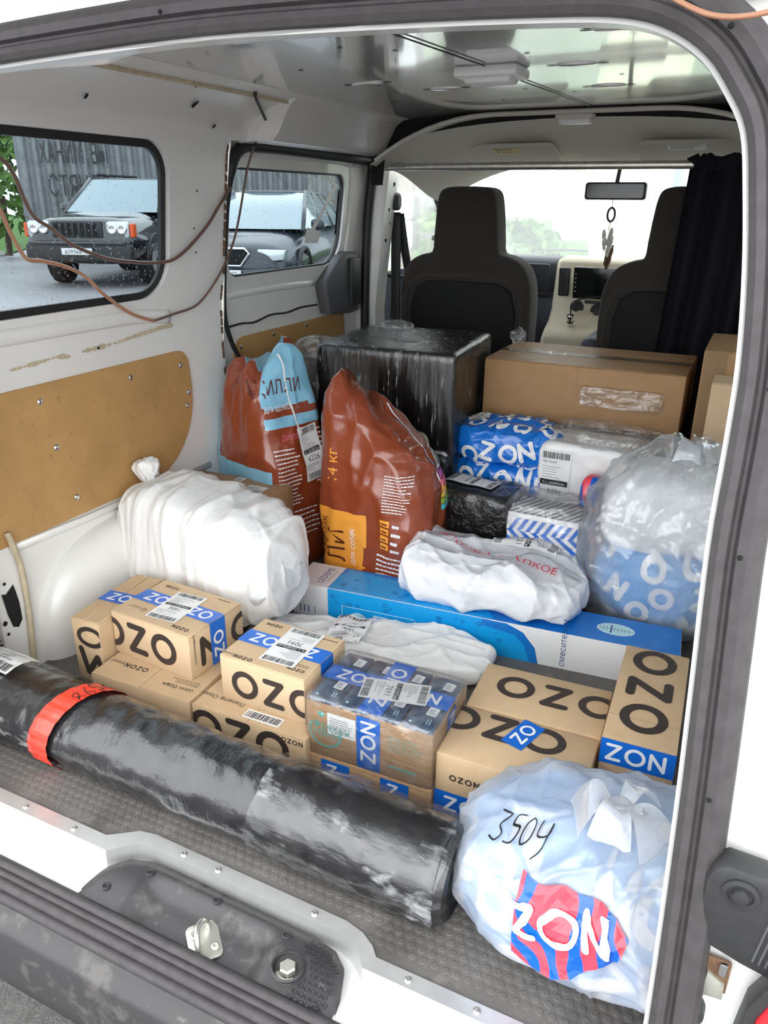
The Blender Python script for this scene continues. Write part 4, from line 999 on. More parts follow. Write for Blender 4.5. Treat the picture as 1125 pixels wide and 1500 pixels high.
# ================================================================== OUTSIDE
def ring_sec(hw, z0, z1, y, tw=None, n=28, p=4.0):
    out = []
    for k in range(n):
        a = 2*pi*k/n; c, s = cos(a), sin(a); x = hw*(abs(c)**(2/p))*(1 if c > 0 else -1); zz = (z0+z1)/2+(z1-z0)/2*(abs(s)**(2/p))*(1 if s > 0 else -1)
        if tw and zz > (z0+z1)/2: x *= 1-(1-tw)*((zz-(z0+z1)/2)/((z1-z0)/2))
        out.append((x, y, zz))
    return out
def car(name, label, loc, rotz, sc, W, body, green, paint, suv, plate_text):
    t = thing(name, label, 'car', loc, rotz); t.scale = (sc, sc, sc)
    v, f = loft([ring_sec(hw, z0, z1, y, tw) for (y, hw, z0, z1, tw) in body]); bo = obj('body', mesh('body', v, f, paint, smooth=45), t)
    v, f = loft([[(x*hw, y0+(y1-y0)*yy, z) for (x, yy) in ((-1, 0), (-.55, -.035), (.55, -.035), (1, 0), (1, .33), (1, .66), (1, 1), (-1, 1), (-1, .66), (-1, .33))] for (z, hw, y0, y1) in green]); obj('cabin_glass', mesh('cabin_glass', v, f, 'car_glass', smooth=30), t)
    z, hw, y0, y1 = green[-1]; v, f = soft(hw*2.06, (y1-y0)*1.06, .09, 14, 4); obj('roof', mesh('roof', v, f, paint, smooth=True), t, (0, (y0+y1)/2, z-.05))
    zb, hb, yb0, yb1 = green[0]
    for s in (-1, 1):
        for (ya, yc) in ((yb0, y0), (yb0+(yb1-yb0)*.36, y0+(y1-y0)*.36), (yb0+(yb1-yb0)*.7, y0+(y1-y0)*.72), (yb1, y1)):
            v, f = tube([(s*hb, ya, zb-.02), (s*hw, yc, z+.01)], .035, 8); obj('roof_pillar', mesh('roof_pillar', v, f, paint, smooth=True), t)
        v, f = soft(.20, .12, .16, 10, 3); obj('door_mirror', mesh('door_mirror', v, f, paint, smooth=True), t, (s*(hb+.14), yb0+.35, zb-.02))
    if suv:
        for s in (-1, 1): v, f = tube([(s*hw*.9, y0+.2, z+.09), (s*hw*.9, y1-.2, z+.09)], .025, 8); obj('roof_rail', mesh('roof_rail', v, f, 'car_plastic', smooth=True), t)
    r = .38 if suv else .32
    for s in (-1, 1):
        for y in (body[0][0]+.92, body[-1][0]-.95):
            v, f = lathe([(.05, -.11), (r*.62, -.11), (r*.66, -.13), (r, -.10), (r, .10), (r*.6, .12)], 24, 'y'); w = obj('wheel', mesh('wheel', v, f, 'tyre', smooth=40), t, (s*(W/2-.14), y, r)); w.rotation_euler = (0, 0, s*pi/2)
            v, f = lathe([(.06, -.125), (r*.58, -.12), (r*.60, -.10)], 20, 'y'); obj('rim', mesh('rim', v, f, 'steel', smooth=40), w)
            v, f = tube([(s*(W/2-.012), y+(r+.06)*cos(a*pi/12), r+(r+.05)*sin(a*pi/12)) for a in range(13)], .035, 8); obj('wheel_arch', mesh('wheel_arch', v, f, 'car_plastic', smooth=True), t)
    yf = body[0][0]
    if suv:
        v, f = plate(rrect(-.42, .78, .42, 1.03, .03), .06, .01); gr_ = obj('grille', mesh('grille', v, f, 'car_plastic', smooth=40), t, (0, yf-.02, 0))
        for k in range(7): v, f = plate(rrect(-.37+.106*k, .81, -.31+.106*k, 1.0, .01), .02); obj('slot', mesh('slot', v, f, 'hole_black'), gr_, (0, -.006, 0))
        for s in (-1, 1):
            v, f = plate(rrect(min(s*.47, s*.84), .78, max(s*.47, s*.84), 1.03, .05), .09, .02); hl_ = obj('headlight', mesh('headlight', v, f, 'headlight', smooth=40), t, (0, yf+.01, 0))
            for k, q in enumerate((.57, .73)): v, f = lathe([(.085, 0), (.08, -.03), (.05, -.02), (.0001, -.01)], 16, 'y'); obj('reflector', mesh('reflector', v, f, 'chrome', smooth=True), hl_, (s*q, .0, .915))
            v, f = plate(rrect(min(s*.85, s*.91), .79, max(s*.85, s*.91), 1.0, .02), .14, .01); obj('marker', mesh('marker', v, f, 'amber', smooth=40), t, (0, yf+.03, 0))
        v, f = rbox(1.78, .16, .30, .06, 3, True); bu = obj('bumper', mesh('bumper', v, f, 'car_plastic', smooth=40), t, (0, yf+.0, .40))
        v, f = tube([(-.8, yf-.09, .71), (.8, yf-.09, .71)], .02, 8); obj('bumper_strip', mesh('bumper_strip', v, f, 'plastic_grey', smooth=True), bu, (0, -yf, -.40))
        pz = .58
    else:
        go = [(-.36, .66), (-.24, .50), (.24, .50), (.36, .66), (.30, .72), (-.30, .72)]
        v, f = plate(go, .05, .01); gr_ = obj('grille', mesh('grille', v, f, 'hole_black', smooth=40), t, (0, yf-.015, 0))
        v, f = tube([(a, -.005, c) for a, c in go], .016, 8, True); obj('grille_frame', mesh('grille_frame', v, f, 'chrome', smooth=True), gr_)
        v, f = lathe([(.045, 0), (.04, -.015), (.0001, -.018)], 16, 'y'); obj('badge', mesh('badge', v, f, 'chrome', smooth=True), gr_, (0, -.005, .77))
        for s in (-1, 1):
            v, f = plate([(s*.40, .54), (s*.80, .58), (s*.84, .70), (s*.46, .71)][::s], .16, .02); o = obj('headlight', mesh('headlight', v, f, 'headlight', smooth=40), t, (0, yf+.04, 0)); o.rotation_euler = (0, 0, 0)
        v, f = rbox(1.70, .16, .26, .07, 3, True); obj('bumper', mesh('bumper', v, f, paint, smooth=40), t, (0, yf+.04, .22)); pz = .40
    d = Decal(); d.rect(-.26, -.056, .26, .056, 'print_black'); d.rect(-.254, -.05, .254, .05, 'number_plate', .001); d.text(plate_text, 0, -.035, .065, 'print_black', .002, 'c')
    d.flat((0, yf-.115 if suv else yf-.07, pz), (1, 0, 0), (0, 0, 1), (0, -1, 0), 'number_plate', t)
    return t
car('suv', 'black off-road car parked outside the rear side window', (-11.0, 10.5, -.5), 20, 1.10, 1.86,
    [(0, .78, .50, .98, .9), (.06, .88, .42, 1.05, .9), (.3, .92, .36, 1.10, .88), (1.35, .93, .34, 1.17, .90), (1.9, .93, .34, 1.20, .95), (4.3, .92, .34, 1.20, .95), (4.6, .86, .42, 1.12, .95)],
    [(1.15, .84, 1.35, 4.5), (1.40, .78, 1.72, 4.42), (1.68, .68, 2.12, 4.30)], 'car_black', True, 'в397ее 92')
car('sedan', 'dark blue saloon car parked beyond the sliding door window', (-7.45, 9.9, -.5), 17, 1.14, 1.77,
    [(0, .62, .30, .66, .9), (.08, .78, .24, .74, .85), (.35, .86, .20, .80, .85), (1.2, .885, .20, .93, .88), (1.8, .885, .20, .96, .92), (3.9, .88, .20, .98, .92), (4.5, .80, .30, .96, .9)],
    [(.93, .80, 1.15, 4.0), (1.20, .70, 1.75, 3.7), (1.42, .58, 2.25, 3.3)], 'car_dark', False, 'а215ке 92')

# corrugated fence with daubed letters
t = thing('metal_fence', 'tall grey corrugated metal fence with daubed dark letters', 'fence', (-15.6, 15.0, -.5), 44)
for k in range(7):
    v = []; n = 25
    for i in range(n):
        x = -1.24+1.6*k+1.64*i/(n-1); yy = .05*(1 if (i % 4) in (0, 1) else -1)
        v += [(x, yy, 0), (x, yy, 4.2)]
    obj('fence_panel', mesh('fence_panel', v, [(2*i, 2*i+2, 2*i+3, 2*i+1) for i in range(n-1)], 'fence_steel'), t)
d = Decal(.2)
for (s_, x, z, k_) in (('ХАНИМ  ВЫ', -.7, 2.28, .40), ('СТЯНЛО', -.6, 1.55, .52)): d.text(s_, x, z, .48, 'fence_paint', 0, 'l', k_)
d.flat((0, 0, 0), (1, 0, 0), (0, 0, 1), (0, -1, 0), 'daubed_lettering', t, eps=.07)
v, f = sheet([(-60, 8), (-19.5, 15.2), (-19.2, 15.6), (-21.5, 18.5), (-60, 60)], [], lambda a, c: (a, c, -.46+.5*max(0, noise.noise(Vector((a*.3, c*.3, 0))))), 1.2)
struct('ground_verge', mesh('verge', v, f, 'grass', smooth=True), 'green grass verge')
v, f = tube([(-60, 8.0, -.46), (-19.5, 15.2, -.46), (-19.2, 15.6, -.46)], .10, 4); struct('trim_10', mesh('kerb', v, f, 'plaster'), 'grey kerb')
# ahead of the van: grass, shrubs and a pale house
v, f = sheet([(-6.3, 11.0), (12, 8.0), (14, 40), (-12.5, 40)], [], lambda a, c: (a, c, -.45+.02*(c-8)+.3*noise.noise(Vector((a*.4, c*.4, 2)))), 1.0)
struct('ground_lawn', mesh('lawn', v, f, 'grass', smooth=True), 'green lawn ahead of the van')
def shrub(loc, sx, sz, label, seed, n=420):
    t = thing('shrub', label, 'shrub', loc, 0, 'shrubs ahead of the van'); Rr = random.Random(seed); bb = B()
    for k in range(n):
        a, u = Rr.uniform(0, 2*pi), Rr.uniform(-.6, 1); rr = (1-u*u)**.5*Rr.uniform(.75, 1.05); c = Vector((sx*rr*cos(a), sx*rr*sin(a), sz*(.5+.5*u)))
        e1 = Vector((Rr.gauss(0, 1), Rr.gauss(0, 1), Rr.gauss(0, 1))).normalized()*.22; e2 = e1.cross(Vector((Rr.gauss(0, 1), Rr.gauss(0, 1), Rr.gauss(0, 1)))).normalized()*.14
        bb.add([c-e1, c+e2, c+e1, c-e2], [(0, 1, 2, 3)])
    bb.make('foliage', 'foliage', t, kind='stuff'); v, f = tube([(0, 0, 0), (.05, 0, sz*.5)], .08, 6); obj('trunk', mesh('trunk', v, f, 'bark'), t)
shrub((-4.6, 15.0, -.3), 1.0, .9, 'low green shrub straight ahead through the windscreen', 1); shrub((-2.0, 16.5, -.3), 1.2, .9, 'low green shrub behind the interior mirror', 2); shrub((-4.7, 12.3, -.4), .9, 1.3, 'green shrub beside the cab door mirrors', 3)
shrub((-18.5, 15.2, -.45), 1.2, 3.0, 'green bush at the end of the metal fence', 4)
t = thing('house', 'pale house with a shallow roof beyond the windscreen', 'house', (1.5, 27, -.3))
v, f = rbox(15, 6, 3.4, .05, 1, True); obj('wall', mesh('wall', v, f, 'plaster'), t)
v = [(-8, -3.5, 3.4), (8, -3.5, 3.4), (8, 3.5, 3.4), (-8, 3.5, 3.4), (-7, 0, 5.0), (7, 0, 5.0)]; obj('roof', mesh('roof', v, [(0, 1, 5, 4), (2, 3, 4, 5), (1, 2, 5), (3, 0, 4), (3, 2, 1, 0)], 'roof_tile'), t)
for x in (-4.5, -1.5, 1.8, 4.8):
    v, f = rbox(1.3, .08, 1.3, .03, 1, True); o = obj('window', mesh('window', v, f, 'print_white'), t, (x, -3.02, 1.2)); v, f = rbox(1.1, .04, 1.1, .02, 1, True); obj('pane', mesh('pane', v, f, 'car_glass'), o, (0, -.04, .1))
# bare tree by the cab window
t = thing('bare_tree', 'bare branched tree outside the front cab window', 'tree', (-4.3, 9.4, -.5)); Rr = random.Random(9)
v, f = tube([(0, 0, 0), (.1, 0, 1.2), (.05, .1, 2.4), (.3, 0, 3.6)], [.14, .12, .09, .05], 8); obj('trunk', mesh('trunk', v, f, 'bark', smooth=True), t)
for k in range(9):
    a = Rr.uniform(0, 2*pi); z = 1.0+.28*k; P = [Vector((.08, 0, z))]
    for q in range(5): P.append(P[-1]+Vector((cos(a+Rr.uniform(-.5, .5))*.32, sin(a)*.32, Rr.uniform(.02, .28))))
    v, f = tube(P, [.04, .032, .025, .018, .012, .006], 6); obj('branch', mesh('branch', v, f, 'bark', smooth=True), t)

# ================================================================== THE PARCELS
def dec(step=.02): return Decal(step)
def put(d, t, size, face, name, off=(0, 0), **k):
    o, ux, uy, n = FACE(*size)[face]; o = Vector(o)+Vector(ux)*off[0]+Vector(uy)*off[1]
    return d.flat(o, ux, uy, n, name, t, **k)
def strip_on(t, size, face, x, y, rot, L, W, start=.012, H=None, eps=.0010, name='tape'):
    d = dec(.05); d.at(x, y, rot); d.tape(L, W, start, 0, H); return put(d, t, size, face, name, eps=eps)

# --- long blue and white carton
Fs = (.942, .121, .092); t = carton('shower_carton', 'long blue and white carton lying across the cargo bay', (-.965, 1.478, .0), 4.4, Fs, 'carton_white', flaps=None, r=.002)
d = dec(); d.rect(.001, .001, .10, .120, 'carton_pinkwhite'); d.rect(.10, .001, .941, .120, 'carton_blue')
d.poly([(.10, .001), (.53, .001), (.50, .05), (.42, .085), (.10, .115)], 'carton_cyan', .0002); d.poly([(.10, .07), (.12, .119), (.10, .119)], 'carton_blue', .0003)
d.at(.076, .018, 90); d.text('LEDEME', 0, 0, .018, 'print_navy', .0004, 'l', 1.0); d.at(.089, .03, 90); d.text('SANITARY WARE', 0, 0, .006, 'print_grey', .0004)
d.at(); Rr = random.Random(4)
for k in range(46):
    x = .12+.42*Rr.random()**1.2; y = Rr.uniform(.012, .11); r = Rr.uniform(.002, .006); d.ring(x, y, r*1.25, r, r*.32, 'print_navy', .0005, 12)
    if k % 3 == 0: d.ring(x, y, r*.8, r*.6, r*.3, 'print_pale', .0006, 6, 200, 320)
d.ring(.80, .062, .042, .026, .0022, 'print_white', .0004, 32); d.poly([(.80+.040*cos(k*pi/12), .062+.024*sin(k*pi/12)) for k in range(24)], 'print_pale', .0003)
d.stroke([(.790, .045), (.790, .078)], .004, 'print_navy', .0005); d.stroke([(.762, .062), (.838, .062)], .002, 'print_grey', .0005)
for k in range(9): d.stroke([(.765+.008*k, .05), (.765+.008*k, .074)], .0012, 'print_grey', .00045)
put(d, t, Fs, 'top', 'top_print')
d = dec(); d.rect(.10, .0, .52, .0915, 'carton_cyan'); d.clip = (.10, 0, .941, .0915); d.rect(.50, .0, .941, .091, 'carton_white', .0002)
d.poly([(.50, .091), (.56, .091), (.60, .075), (.63, .04), (.64, 0), (.62, 0), (.605, .04), (.58, .065), (.50, .075)], 'carton_blue', .0004); d.poly([(.50, .076), (.58, .066), (.605, .04), (.62, 0), (.50, 0)], 'carton_cyan', .0004)
d.clip = None
for k in range(30): x = Rr.uniform(.11, .55); y = Rr.uniform(.015, .082); r = Rr.uniform(.002, .0055); d.ring(x, y, r*1.2, r, r*.32, 'print_navy', .0006, 12)
d.stroke([(.14, .0), (.14, .050), (.33, .050), (.345, .038), (.345, 0)], .0015, 'print_pale', .0006)
d.poly([(.185+.022*cos(k*pi/10), .022+.016*sin(k*pi/10)) for k in range(20)], 'print_pale', .0006); d.rect(.225, .006, .262, .040, 'print_pale', .0006); d.rect(.229, .010, .258, .036, 'carton_cyan', .0007)
d.rect(.285, .0, .289, .042, 'print_white', .0007); d.rect(.296, .004, .325, .036, 'print_pale', .0006)
for x, w_ in ((.02, .003), (.032, .003), (.044, .003), (.062, .002)): d.rect(x, .012, x+w_, .032, 'print_navy', .0003)
d.at(.70, .006, 90); d.text('смесителем', 0, 0, .015, 'print_navy', .0006); d.at()
put(d, t, Fs, 'front', 'front_print')

# --- plain brown cartons with the dark word
WORD = 'print_brown'
# low pair at the floor
S = (.249, .25, .085); L1 = carton('parcel_box', 'low kraft box on the floor under the taller taped box by the wheel arch', (-1.128, .950, 0), 2.5, S, 'kraft', 'kraft parcel boxes', 'y')
d = dec(.1); d.at(.105, .060, 180); d.ozon('OZON', 0, 0, .014, WORD, 0, .2, .2); d.text('travel', .062, 0, .011, WORD); d.at(.235, .035, 180); d.text('ozon банк', 0, 0, .012, WORD); d.lines(0, -.022, .07, -.006, 3, WORD, 0, 3, .3); put(d, L1, S, 'top', 'lettering')
strip_on(L1, S, 'top', .20, .08, 90, .16, .045)
S2 = (.258, .25, .085); L2 = carton('parcel_box', 'low kraft box with big letters under the taller box beside the wrapped tray', (-.872, .958, 0), 1.0, S2, 'kraft', 'kraft parcel boxes', 'y')
d = dec(.05); d.clip = (.002, .002, .256, .083); d.ozon('OZO', -.005, .006, .074, WORD, 0, .2, .14); d.clip = None; d.ozon('OZON', .205, .066, .011, WORD, 0, .2, .2); put(d, L2, S2, 'front', 'lettering')
d = dec(.1); d.at(.10, .045, 180); d.text('Дарите Ozon', 0, 0, .012, WORD); d.at(.05, .075, 180); d.lines(-.08, 0, 0, .02, 3, WORD, 0, 3, .3); d.at(); Rr = random.Random(2)
x = .115
while x < .19: w_ = Rr.choice((.001, .0018, .003)); d.rect(x, .012, x+w_, .030, 'print_black', .0006); x += w_+.0014
d.rect(.112, .008, .193, .034, 'paper', .0003); put(d, L2, S2, 'top', 'lettering')
# box on its end beside the wheel arch
S3 = (.075, .22, .172); A2 = carton('parcel_box', 'narrow kraft box on end between the wheel arch and the stacked boxes', (-1.216, .995, 0), 4, S3, 'kraft', 'kraft parcel boxes', 'y')
d = dec(.05); d.clip = (.002, .002, .073, .17); d.gid = 1; d.ring(.048, .132, .036, .026, .011, WORD); d.gid = 3; d.stroke([(.018, .10), (.030, .042), (.060, .085), (.068, .05)], .014, WORD); d.clip = None; put(d, A2, S3, 'front', 'lettering')
strip_on(A2, S3, 'top', .0, .085, 0, .075, .045)
# upper boxes
S4 = (.222, .165, .103); A = carton('parcel_box', 'kraft box with blue tape on top of the low box by the wheel arch', (-1.140, 1.037, .085), -4.5, S4, 'kraft_light', 'kraft parcel boxes', 'x')
d = dec(.05); d.clip = (.001, .004, .220, .102); d.ozon('OZO', -.038, .016, .072, WORD, 0, .2, .16); d.clip = None; put(d, A, S4, 'front', 'lettering')
d = dec(.05); d.clip = (.002, .004, .163, .098); d.ozon('NO', .030, .016, .070, WORD, 0, .2, .55); d.clip = None; d.at(.018, .030, 90); d.text('экологичный', 0, 0, .008, WORD); put(d, A, S4, 'right', 'lettering')
strip_on(A, S4, 'top', .0, .062, 0, .222, .046, .018); strip_on(A, S4, 'right', .108, .002, 90, .101, .046, .012)
d = dec(.1); d.at(.205, .024, 180); d.ozon('OZON', 0, 0, .0105, WORD, 0, .22, .2); d.at(.060, .150, 0); d.at(.062, .145, 180); d.ozon('OZON', 0, 0, .009, WORD, 0, .22, .2); d.at(.050, .040, 180); d.lines(0, 0, .034, .010, 2, WORD, 0, 2, .3); d.ring(-.012, .005, .006, .006, .0015, WORD, 0, 12); d.at(.20, .150, 180); d.lines(0, -.004, .036, .004, 1, WORD, 0, 2, .3); put(d, A, S4, 'top', 'lettering')
d = dec(.05); d.at(.083, .018, 6); d.shiplabel(.077, .115, '7091', seed=3); put(d, A, S4, 'top', 'shipping_label', eps=.0016)
S5 = (.193, .155, .101); Bx = carton('parcel_box', 'kraft box with blue tape on the low box next to the wrapped tray', (-.829, 1.002, .085), -.9, S5, 'kraft_light', 'kraft parcel boxes', 'x')
d = dec(.05); d.clip = (.001, .004, .192, .099); d.ozon('OZO', .026, .016, .062, WORD, 0, .2, .18); d.clip = None; put(d, Bx, S5, 'front', 'lettering')
strip_on(Bx, S5, 'top', .0, .058, 0, .193, .046, .016); strip_on(Bx, S5, 'right', .104, .002, 90, .099, .046, .010)
d = dec(.1); d.at(.070, .014, 180); d.ozon('OZON', 0, 0, .010, WORD, 0, .22, .2); d.text('travel', .044, 0, .008, WORD); d.at(.180, .026, 180); d.ozon('OZON', 0, 0, .009, WORD, 0, .22, .2); d.lines(0, -.014, .040, -.003, 2, WORD, 0, 2, .3); d.at(.055, .142, 180); d.ozon('OZON', 0, 0, .009, WORD, 0, .22, .2); d.at(.185, .140, 180); d.lines(0, 0, .04, .006, 1, WORD, 0, 2, .4); put(d, Bx, S5, 'top', 'lettering')
d = dec(.05); d.at(.150, .150, 182); d.shiplabel(.077, .128, '7091', seed=5); put(d, Bx, S5, 'top', 'shipping_label', eps=.0016)

# --- flat taped carton under the tray and the wrapped tray of navy packs
S6 = (.253, .17, .050); C2 = carton('flat_carton', 'flat cardboard carton with blue tape under the wrapped tray', (-.624, .973, 0), 1.3, S6, 'kraft_filmed', flaps=None)
strip_on(C2, S6, 'front', .035, .004, 0, .058, .042, .01); strip_on(C2, S6, 'front', .155, .004, 0, .055, .042, .012)
S7 = (.249, .168, .114); C = thing('tray_of_packs', 'film wrapped cardboard tray of navy packs with crossed blue tape', 'tray', (-.621, .977, .050), .7)
v, f = rbox(*S7, .003); obj('tray', mesh('tray', v, f, 'kraft_filmed', smooth=40), C)
for i in range(4):
    for j in range(2):
        v, f = rbox(.0585, .079, .012, .004); pk = obj('pack', mesh('pack', v, f, 'navy_pack', smooth=40), C, (.004+.0612*i, .004+.081*j, S7[2]-.005))
        d = dec(.1); d.at(.029, .040, -3); d.rect(0, 0, .019, .024, 'print_white'); d.lines(.003, .004, .016, .02, 3, 'print_grey', .0004); d.at(.012, .012); d.ring(0, 0, .003, .003, .0028, 'print_pale', 0, 10); d.at(.040, .014); d.stroke([(0, 0), (0, .014)], .0014, 'print_pale'); d.stroke([(.005, 0), (.005, .014)], .0014, 'print_pale')
        d.flat((0, 0, .012), (1, 0, 0), (0, 1, 0), (0, 0, 1), 'pack_print', pk)
S7t = (.249, .168, .122)
strip_on(C, S7t, 'top', 0, .066, 0, .249, .044, .02); strip_on(C, S7t, 'top', .150, .002, 90, .166, .046, .02, eps=.0016)
strip_on(C, (.249, .168, .114), 'front', .150, .002, 90, .112, .046, .012)
strip_on(C, (.249, .168, .114), 'right', .066, .060, 0, .044, .054, .0)
d = dec(.05); d.at(.075, .096, -78); d.shiplabel(.062, .125, '7091', seed=8); put(d, C, S7t, 'top', 'shipping_label', eps=.0026)
d = dec(.05); d.rect(.045, .055, .102, .100, 'paper'); d.lines(.050, .060, .098, .094, 7, 'print_grey', .0004, 3, .35)
d.text('Фрекен', .014, .062, .015, 'print_teal'); d.text('НЯНЯ', .016, .046, .014, 'print_teal'); d.ring(.040, .056, .034, .034, .004, 'print_teal', 0, 24, 150, 380); d.ring(.033, .093, .007, .006, .0055, 'print_teal', 0, 12)
d.lines(.165, .060, .235, .095, 5, 'print_teal', 0, 4, .2); d.lines(.165, .022, .235, .034, 1, 'print_teal', 0, 4, .4); put(d, C, (.249, .168, .114), 'front', 'lettering')
v, f = soft(.256, .175, .130, 18, 18, [((26, 26, 26), .0016, True)]); obj('film', mesh('film', v, f, 'film_clear', smooth=True), C, (.1245, .084, -.002), label='clear shrink film')

# --- big letter boxes
S8 = (.249, .146, .130); D1 = carton('parcel_box', 'kraft box with a short blue tape across its big letters', (-.370, .989, 0), 1.0, S8, 'kraft', 'kraft parcel boxes', None)
d = dec(.05); d.clip = (.001, .001, .248, .145); d.at(-.012, .070, 0); d.ozon('OZO', -.022, 0, .070, WORD, 0, .21, .16, 1.12); d.clip = None; d.at(); put(d, D1, S8, 'top', 'lettering')
strip_on(D1, S8, 'top', .132, .062, 72, .078, .042, .012); strip_on(D1, S8, 'front', 0, .004, 0, .249, .048, .012)
d = dec(.1); d.ozon('OZON', .026, .078, .013, WORD, 0, .22, .2); put(d, D1, S8, 'front', 'lettering')
D2 = carton('parcel_box', 'kraft box with big letters behind the one with short tape', (-.369, 1.137, 0), 2.4, (.247, .150, .131), 'kraft', 'kraft parcel boxes', None)
d = dec(.05); d.clip = (.001, .001, .246, .149); d.ozon('OZO', .036, .052, .070, WORD, 0, .21, .20, 1.05); d.clip = None; put(d, D2, (.247, .150, .131), 'top', 'lettering')
S9 = (.120, .313, .170); E_ = carton('parcel_box', 'tall kraft box with sideways letters beside the wall', (-.117, 1.104, 0), 1.8, S9, 'kraft', 'kraft parcel boxes', None)
d = dec(.05); d.at(.100, .062, 90); d.ozon('OZO', -.030, 0, .082, WORD, 0, .21, .24, 1.05); d.at(); d.clip = None
d.rect(.001, .068, .119, .069, 'kraft_edge', -.0002); put(d, E_, S9, 'top', 'lettering')
strip_on(E_, S9, 'front', 0, .118, 0, .120, .050, .0, .034); strip_on(E_, S9, 'right', 0, .118, 0, .12, .050, .0, .034)

# --- long roll in black plastic
nx, na = 150, 56; rings = []
for i in range(nx+1):
    x = 1.085*i/nx; base = .0725*(1-.012*sin(x*9))
    e = 1.0 if i < nx-3 else (.985, .95, .90, .80)[i-nx+3]
    ring = []
    for k in range(na):
        a = 2*pi*k/na; q = (x*9+.25*sin(a*2), cos(a)*1.3, sin(a)*1.3); r = base*e+.0035*ridged(q, (1.2, 1, 1))+.0022*ridged((x*26+1.5*sin(a), cos(a), sin(a)), (1, 2.2, 2.2))+.002*pn((x*5, cos(a), sin(a)), (1, 1, 1))
        zc = .0735; z = zc+r*sin(a); ring.append((x, r*cos(a), max(z, .001)))
    rings.append(ring)
v, f = loft(rings); roll = thing('wrapped_roll', 'long roll in black plastic lying along the loading edge', 'roll', (-1.35, .828, 0), -.9)
obj('black_wrap', mesh('black_wrap', v, f, 'roll_black', smooth=50), roll); rb = bvh_of(v, f)
def sleeve(x0, x1, dr, mat, name, seed):
    rr = []; n = 60
    for i in range(n+1):
        x = x0+(x1-x0)*i/n; rg = []
        for k in range(48):
            a = 2*pi*k/48; j0 = .012*pn((cos(a)*2, sin(a)*2, seed), (1, 1, 1))*(1 if i in (0, n) else 0)
            r = .0815+dr+.003*ridged((x*22+seed, cos(a)*1.5, sin(a)*1.5), (1, 1.3, 1.3)); z = .0735+r*sin(a); rg.append((x+j0, r*cos(a), max(z, .0006)))
        rr.append(rg)
    v, f = loft(rr, False); return obj(name, mesh(name, v, f, mat, smooth=True), roll, label='stretch film shell with painted white glints')
sleeve(.0, .29, .001, 'wrap_clear', 'film', 3); sleeve(.765, 1.083, .0012, 'wrap_clear', 'film', 8)
v, f = lathe([(.072, 0), (.066, .012), (.055, .006), (.045, .012), (.03, .004), (.018, .010), (.0001, .002)], 32, 'y'); o = obj('roll_end', mesh('roll_end', v, f, 'roll_black', smooth=40), roll, (1.077, 0, .0735)); o.rotation_euler = (0, 0, radians(-90))
# red tape band around it, with marker writing
b = B(); n = 40
for i in range(n):
    for k in range(3):
        q = []
        for (ii, kk) in ((i, k), (i+1, k), (i+1, k+1), (i, k+1)):
            a = radians(-50+225*ii/n); x = .305+.016*kk+.050*sin(a-1.2)*.6; r = .0825+.0008*sin(ii*2.1); q.append((x, -r*cos(a), .0735+r*sin(a)))
        b.add(q, [(0, 1, 2, 3)])
rt = b.make('red_tape', 'tape_red', roll, smooth=True)
d = Decal(.01); d.at(0, 0, 0)
hand = {'8': [(.2, .5), (.6, .8), (.4, 1), (.15, .8), (.6, .3), (.35, 0), (.1, .25), (.4, .55)], '6': [(.6, .95), (.25, .6), (.1, .2), (.4, 0), (.6, .25), (.3, .45)], '5': [(.6, 1), (.2, .95), (.15, .6), (.55, .5), (.5, .1), (.1, .05)], 'w': [(.0, .7), (.05, .1), (.35, .05), (.4, .7), (.42, .1), (.75, .1), (.8, .75)],
        '2': [(.1, .8), (.4, 1), (.6, .75), (.1, 0), (.7, .05)], '3': [(.05, 1), (.6, .95), (.3, .55), (.6, .3), (.35, 0), (.0, .1)], '0': [(.35, 1), (.05, .6), (.2, .05), (.55, .3), (.5, .85), (.35, 1)], 'ч': [(.1, .95), (.15, .5), (.6, .55), (.65, 1), (.5, 0), (.2, -.4)]}
def handwrite(d, s, x, y, H, w, mat):
    for c in s:
        if c in hand:
            P = [(p.x, p.y) for p in smooth_path([(x+a*H, y+q*H, 0) for a, q in hand[c]], 4)]; d.stroke(P, w, mat)
        x += H*.75
d.at(0, 0, 90); handwrite(d, '8656w', -.02, -.044, .034, .0024, 'print_black')
bv = bvh_of(rt.data.vertices and [v_.co for v_ in rt.data.vertices], [tuple(p.vertices) for p in rt.data.polygons])
d.drape(bv, (.323, -.055, .35), (1, 0, .0), (0, .75, .0), (0, .25, -1), 'marker_writing', roll, eps=.0008)
d = Decal(.02); d.at(.06, -.022, 0); d.rect(0, 0, .11, .07, 'paper'); Rr = random.Random(6); x = .006
while x < .104: w_ = Rr.choice((.0015, .0025, .004)); d.rect(x, .004, x+w_, .022, 'print_black', .0006); x += w_+.002
d.lines(.008, .030, .09, .064, 5, 'print_grey', .0006, 2, .3); d.drape(rb, (0, 0, .4), (1, 0, 0), (0, 1, 0), (0, 0, -1), 'shipping_label', roll, eps=.0075)

# --- white mailer with number sticker in front of the blue carton
v, f = soft(.60, .175, .058, 70, 3.6, [((7, 11, 7), .015, 'c'), ((16, 20, 16), .003, 'c'), ((9, 15, 9), .007, 's')], lambda u, p: (p.x, p.y+.012*sin(p.x*9), p.z+.012*sin(p.x*7)), 3)
G_ = thing('white_mailer', 'white plastic mailer with number sticker before the blue carton', 'mailer', (-.700, 1.375, .0), 6)
obj('pouch', mesh('pouch', v, f, 'poly_white', smooth=40), G_); bv = bvh_of(v, f)
d = Decal(.012); d.at(-.085, -.055, 4); d.shiplabel(.088, .115, '7091', seed=12); d.drape(bv, (0, 0, .3), (1, 0, 0), (0, 1, 0), (0, 0, -1), 'shipping_label', G_, eps=.006)
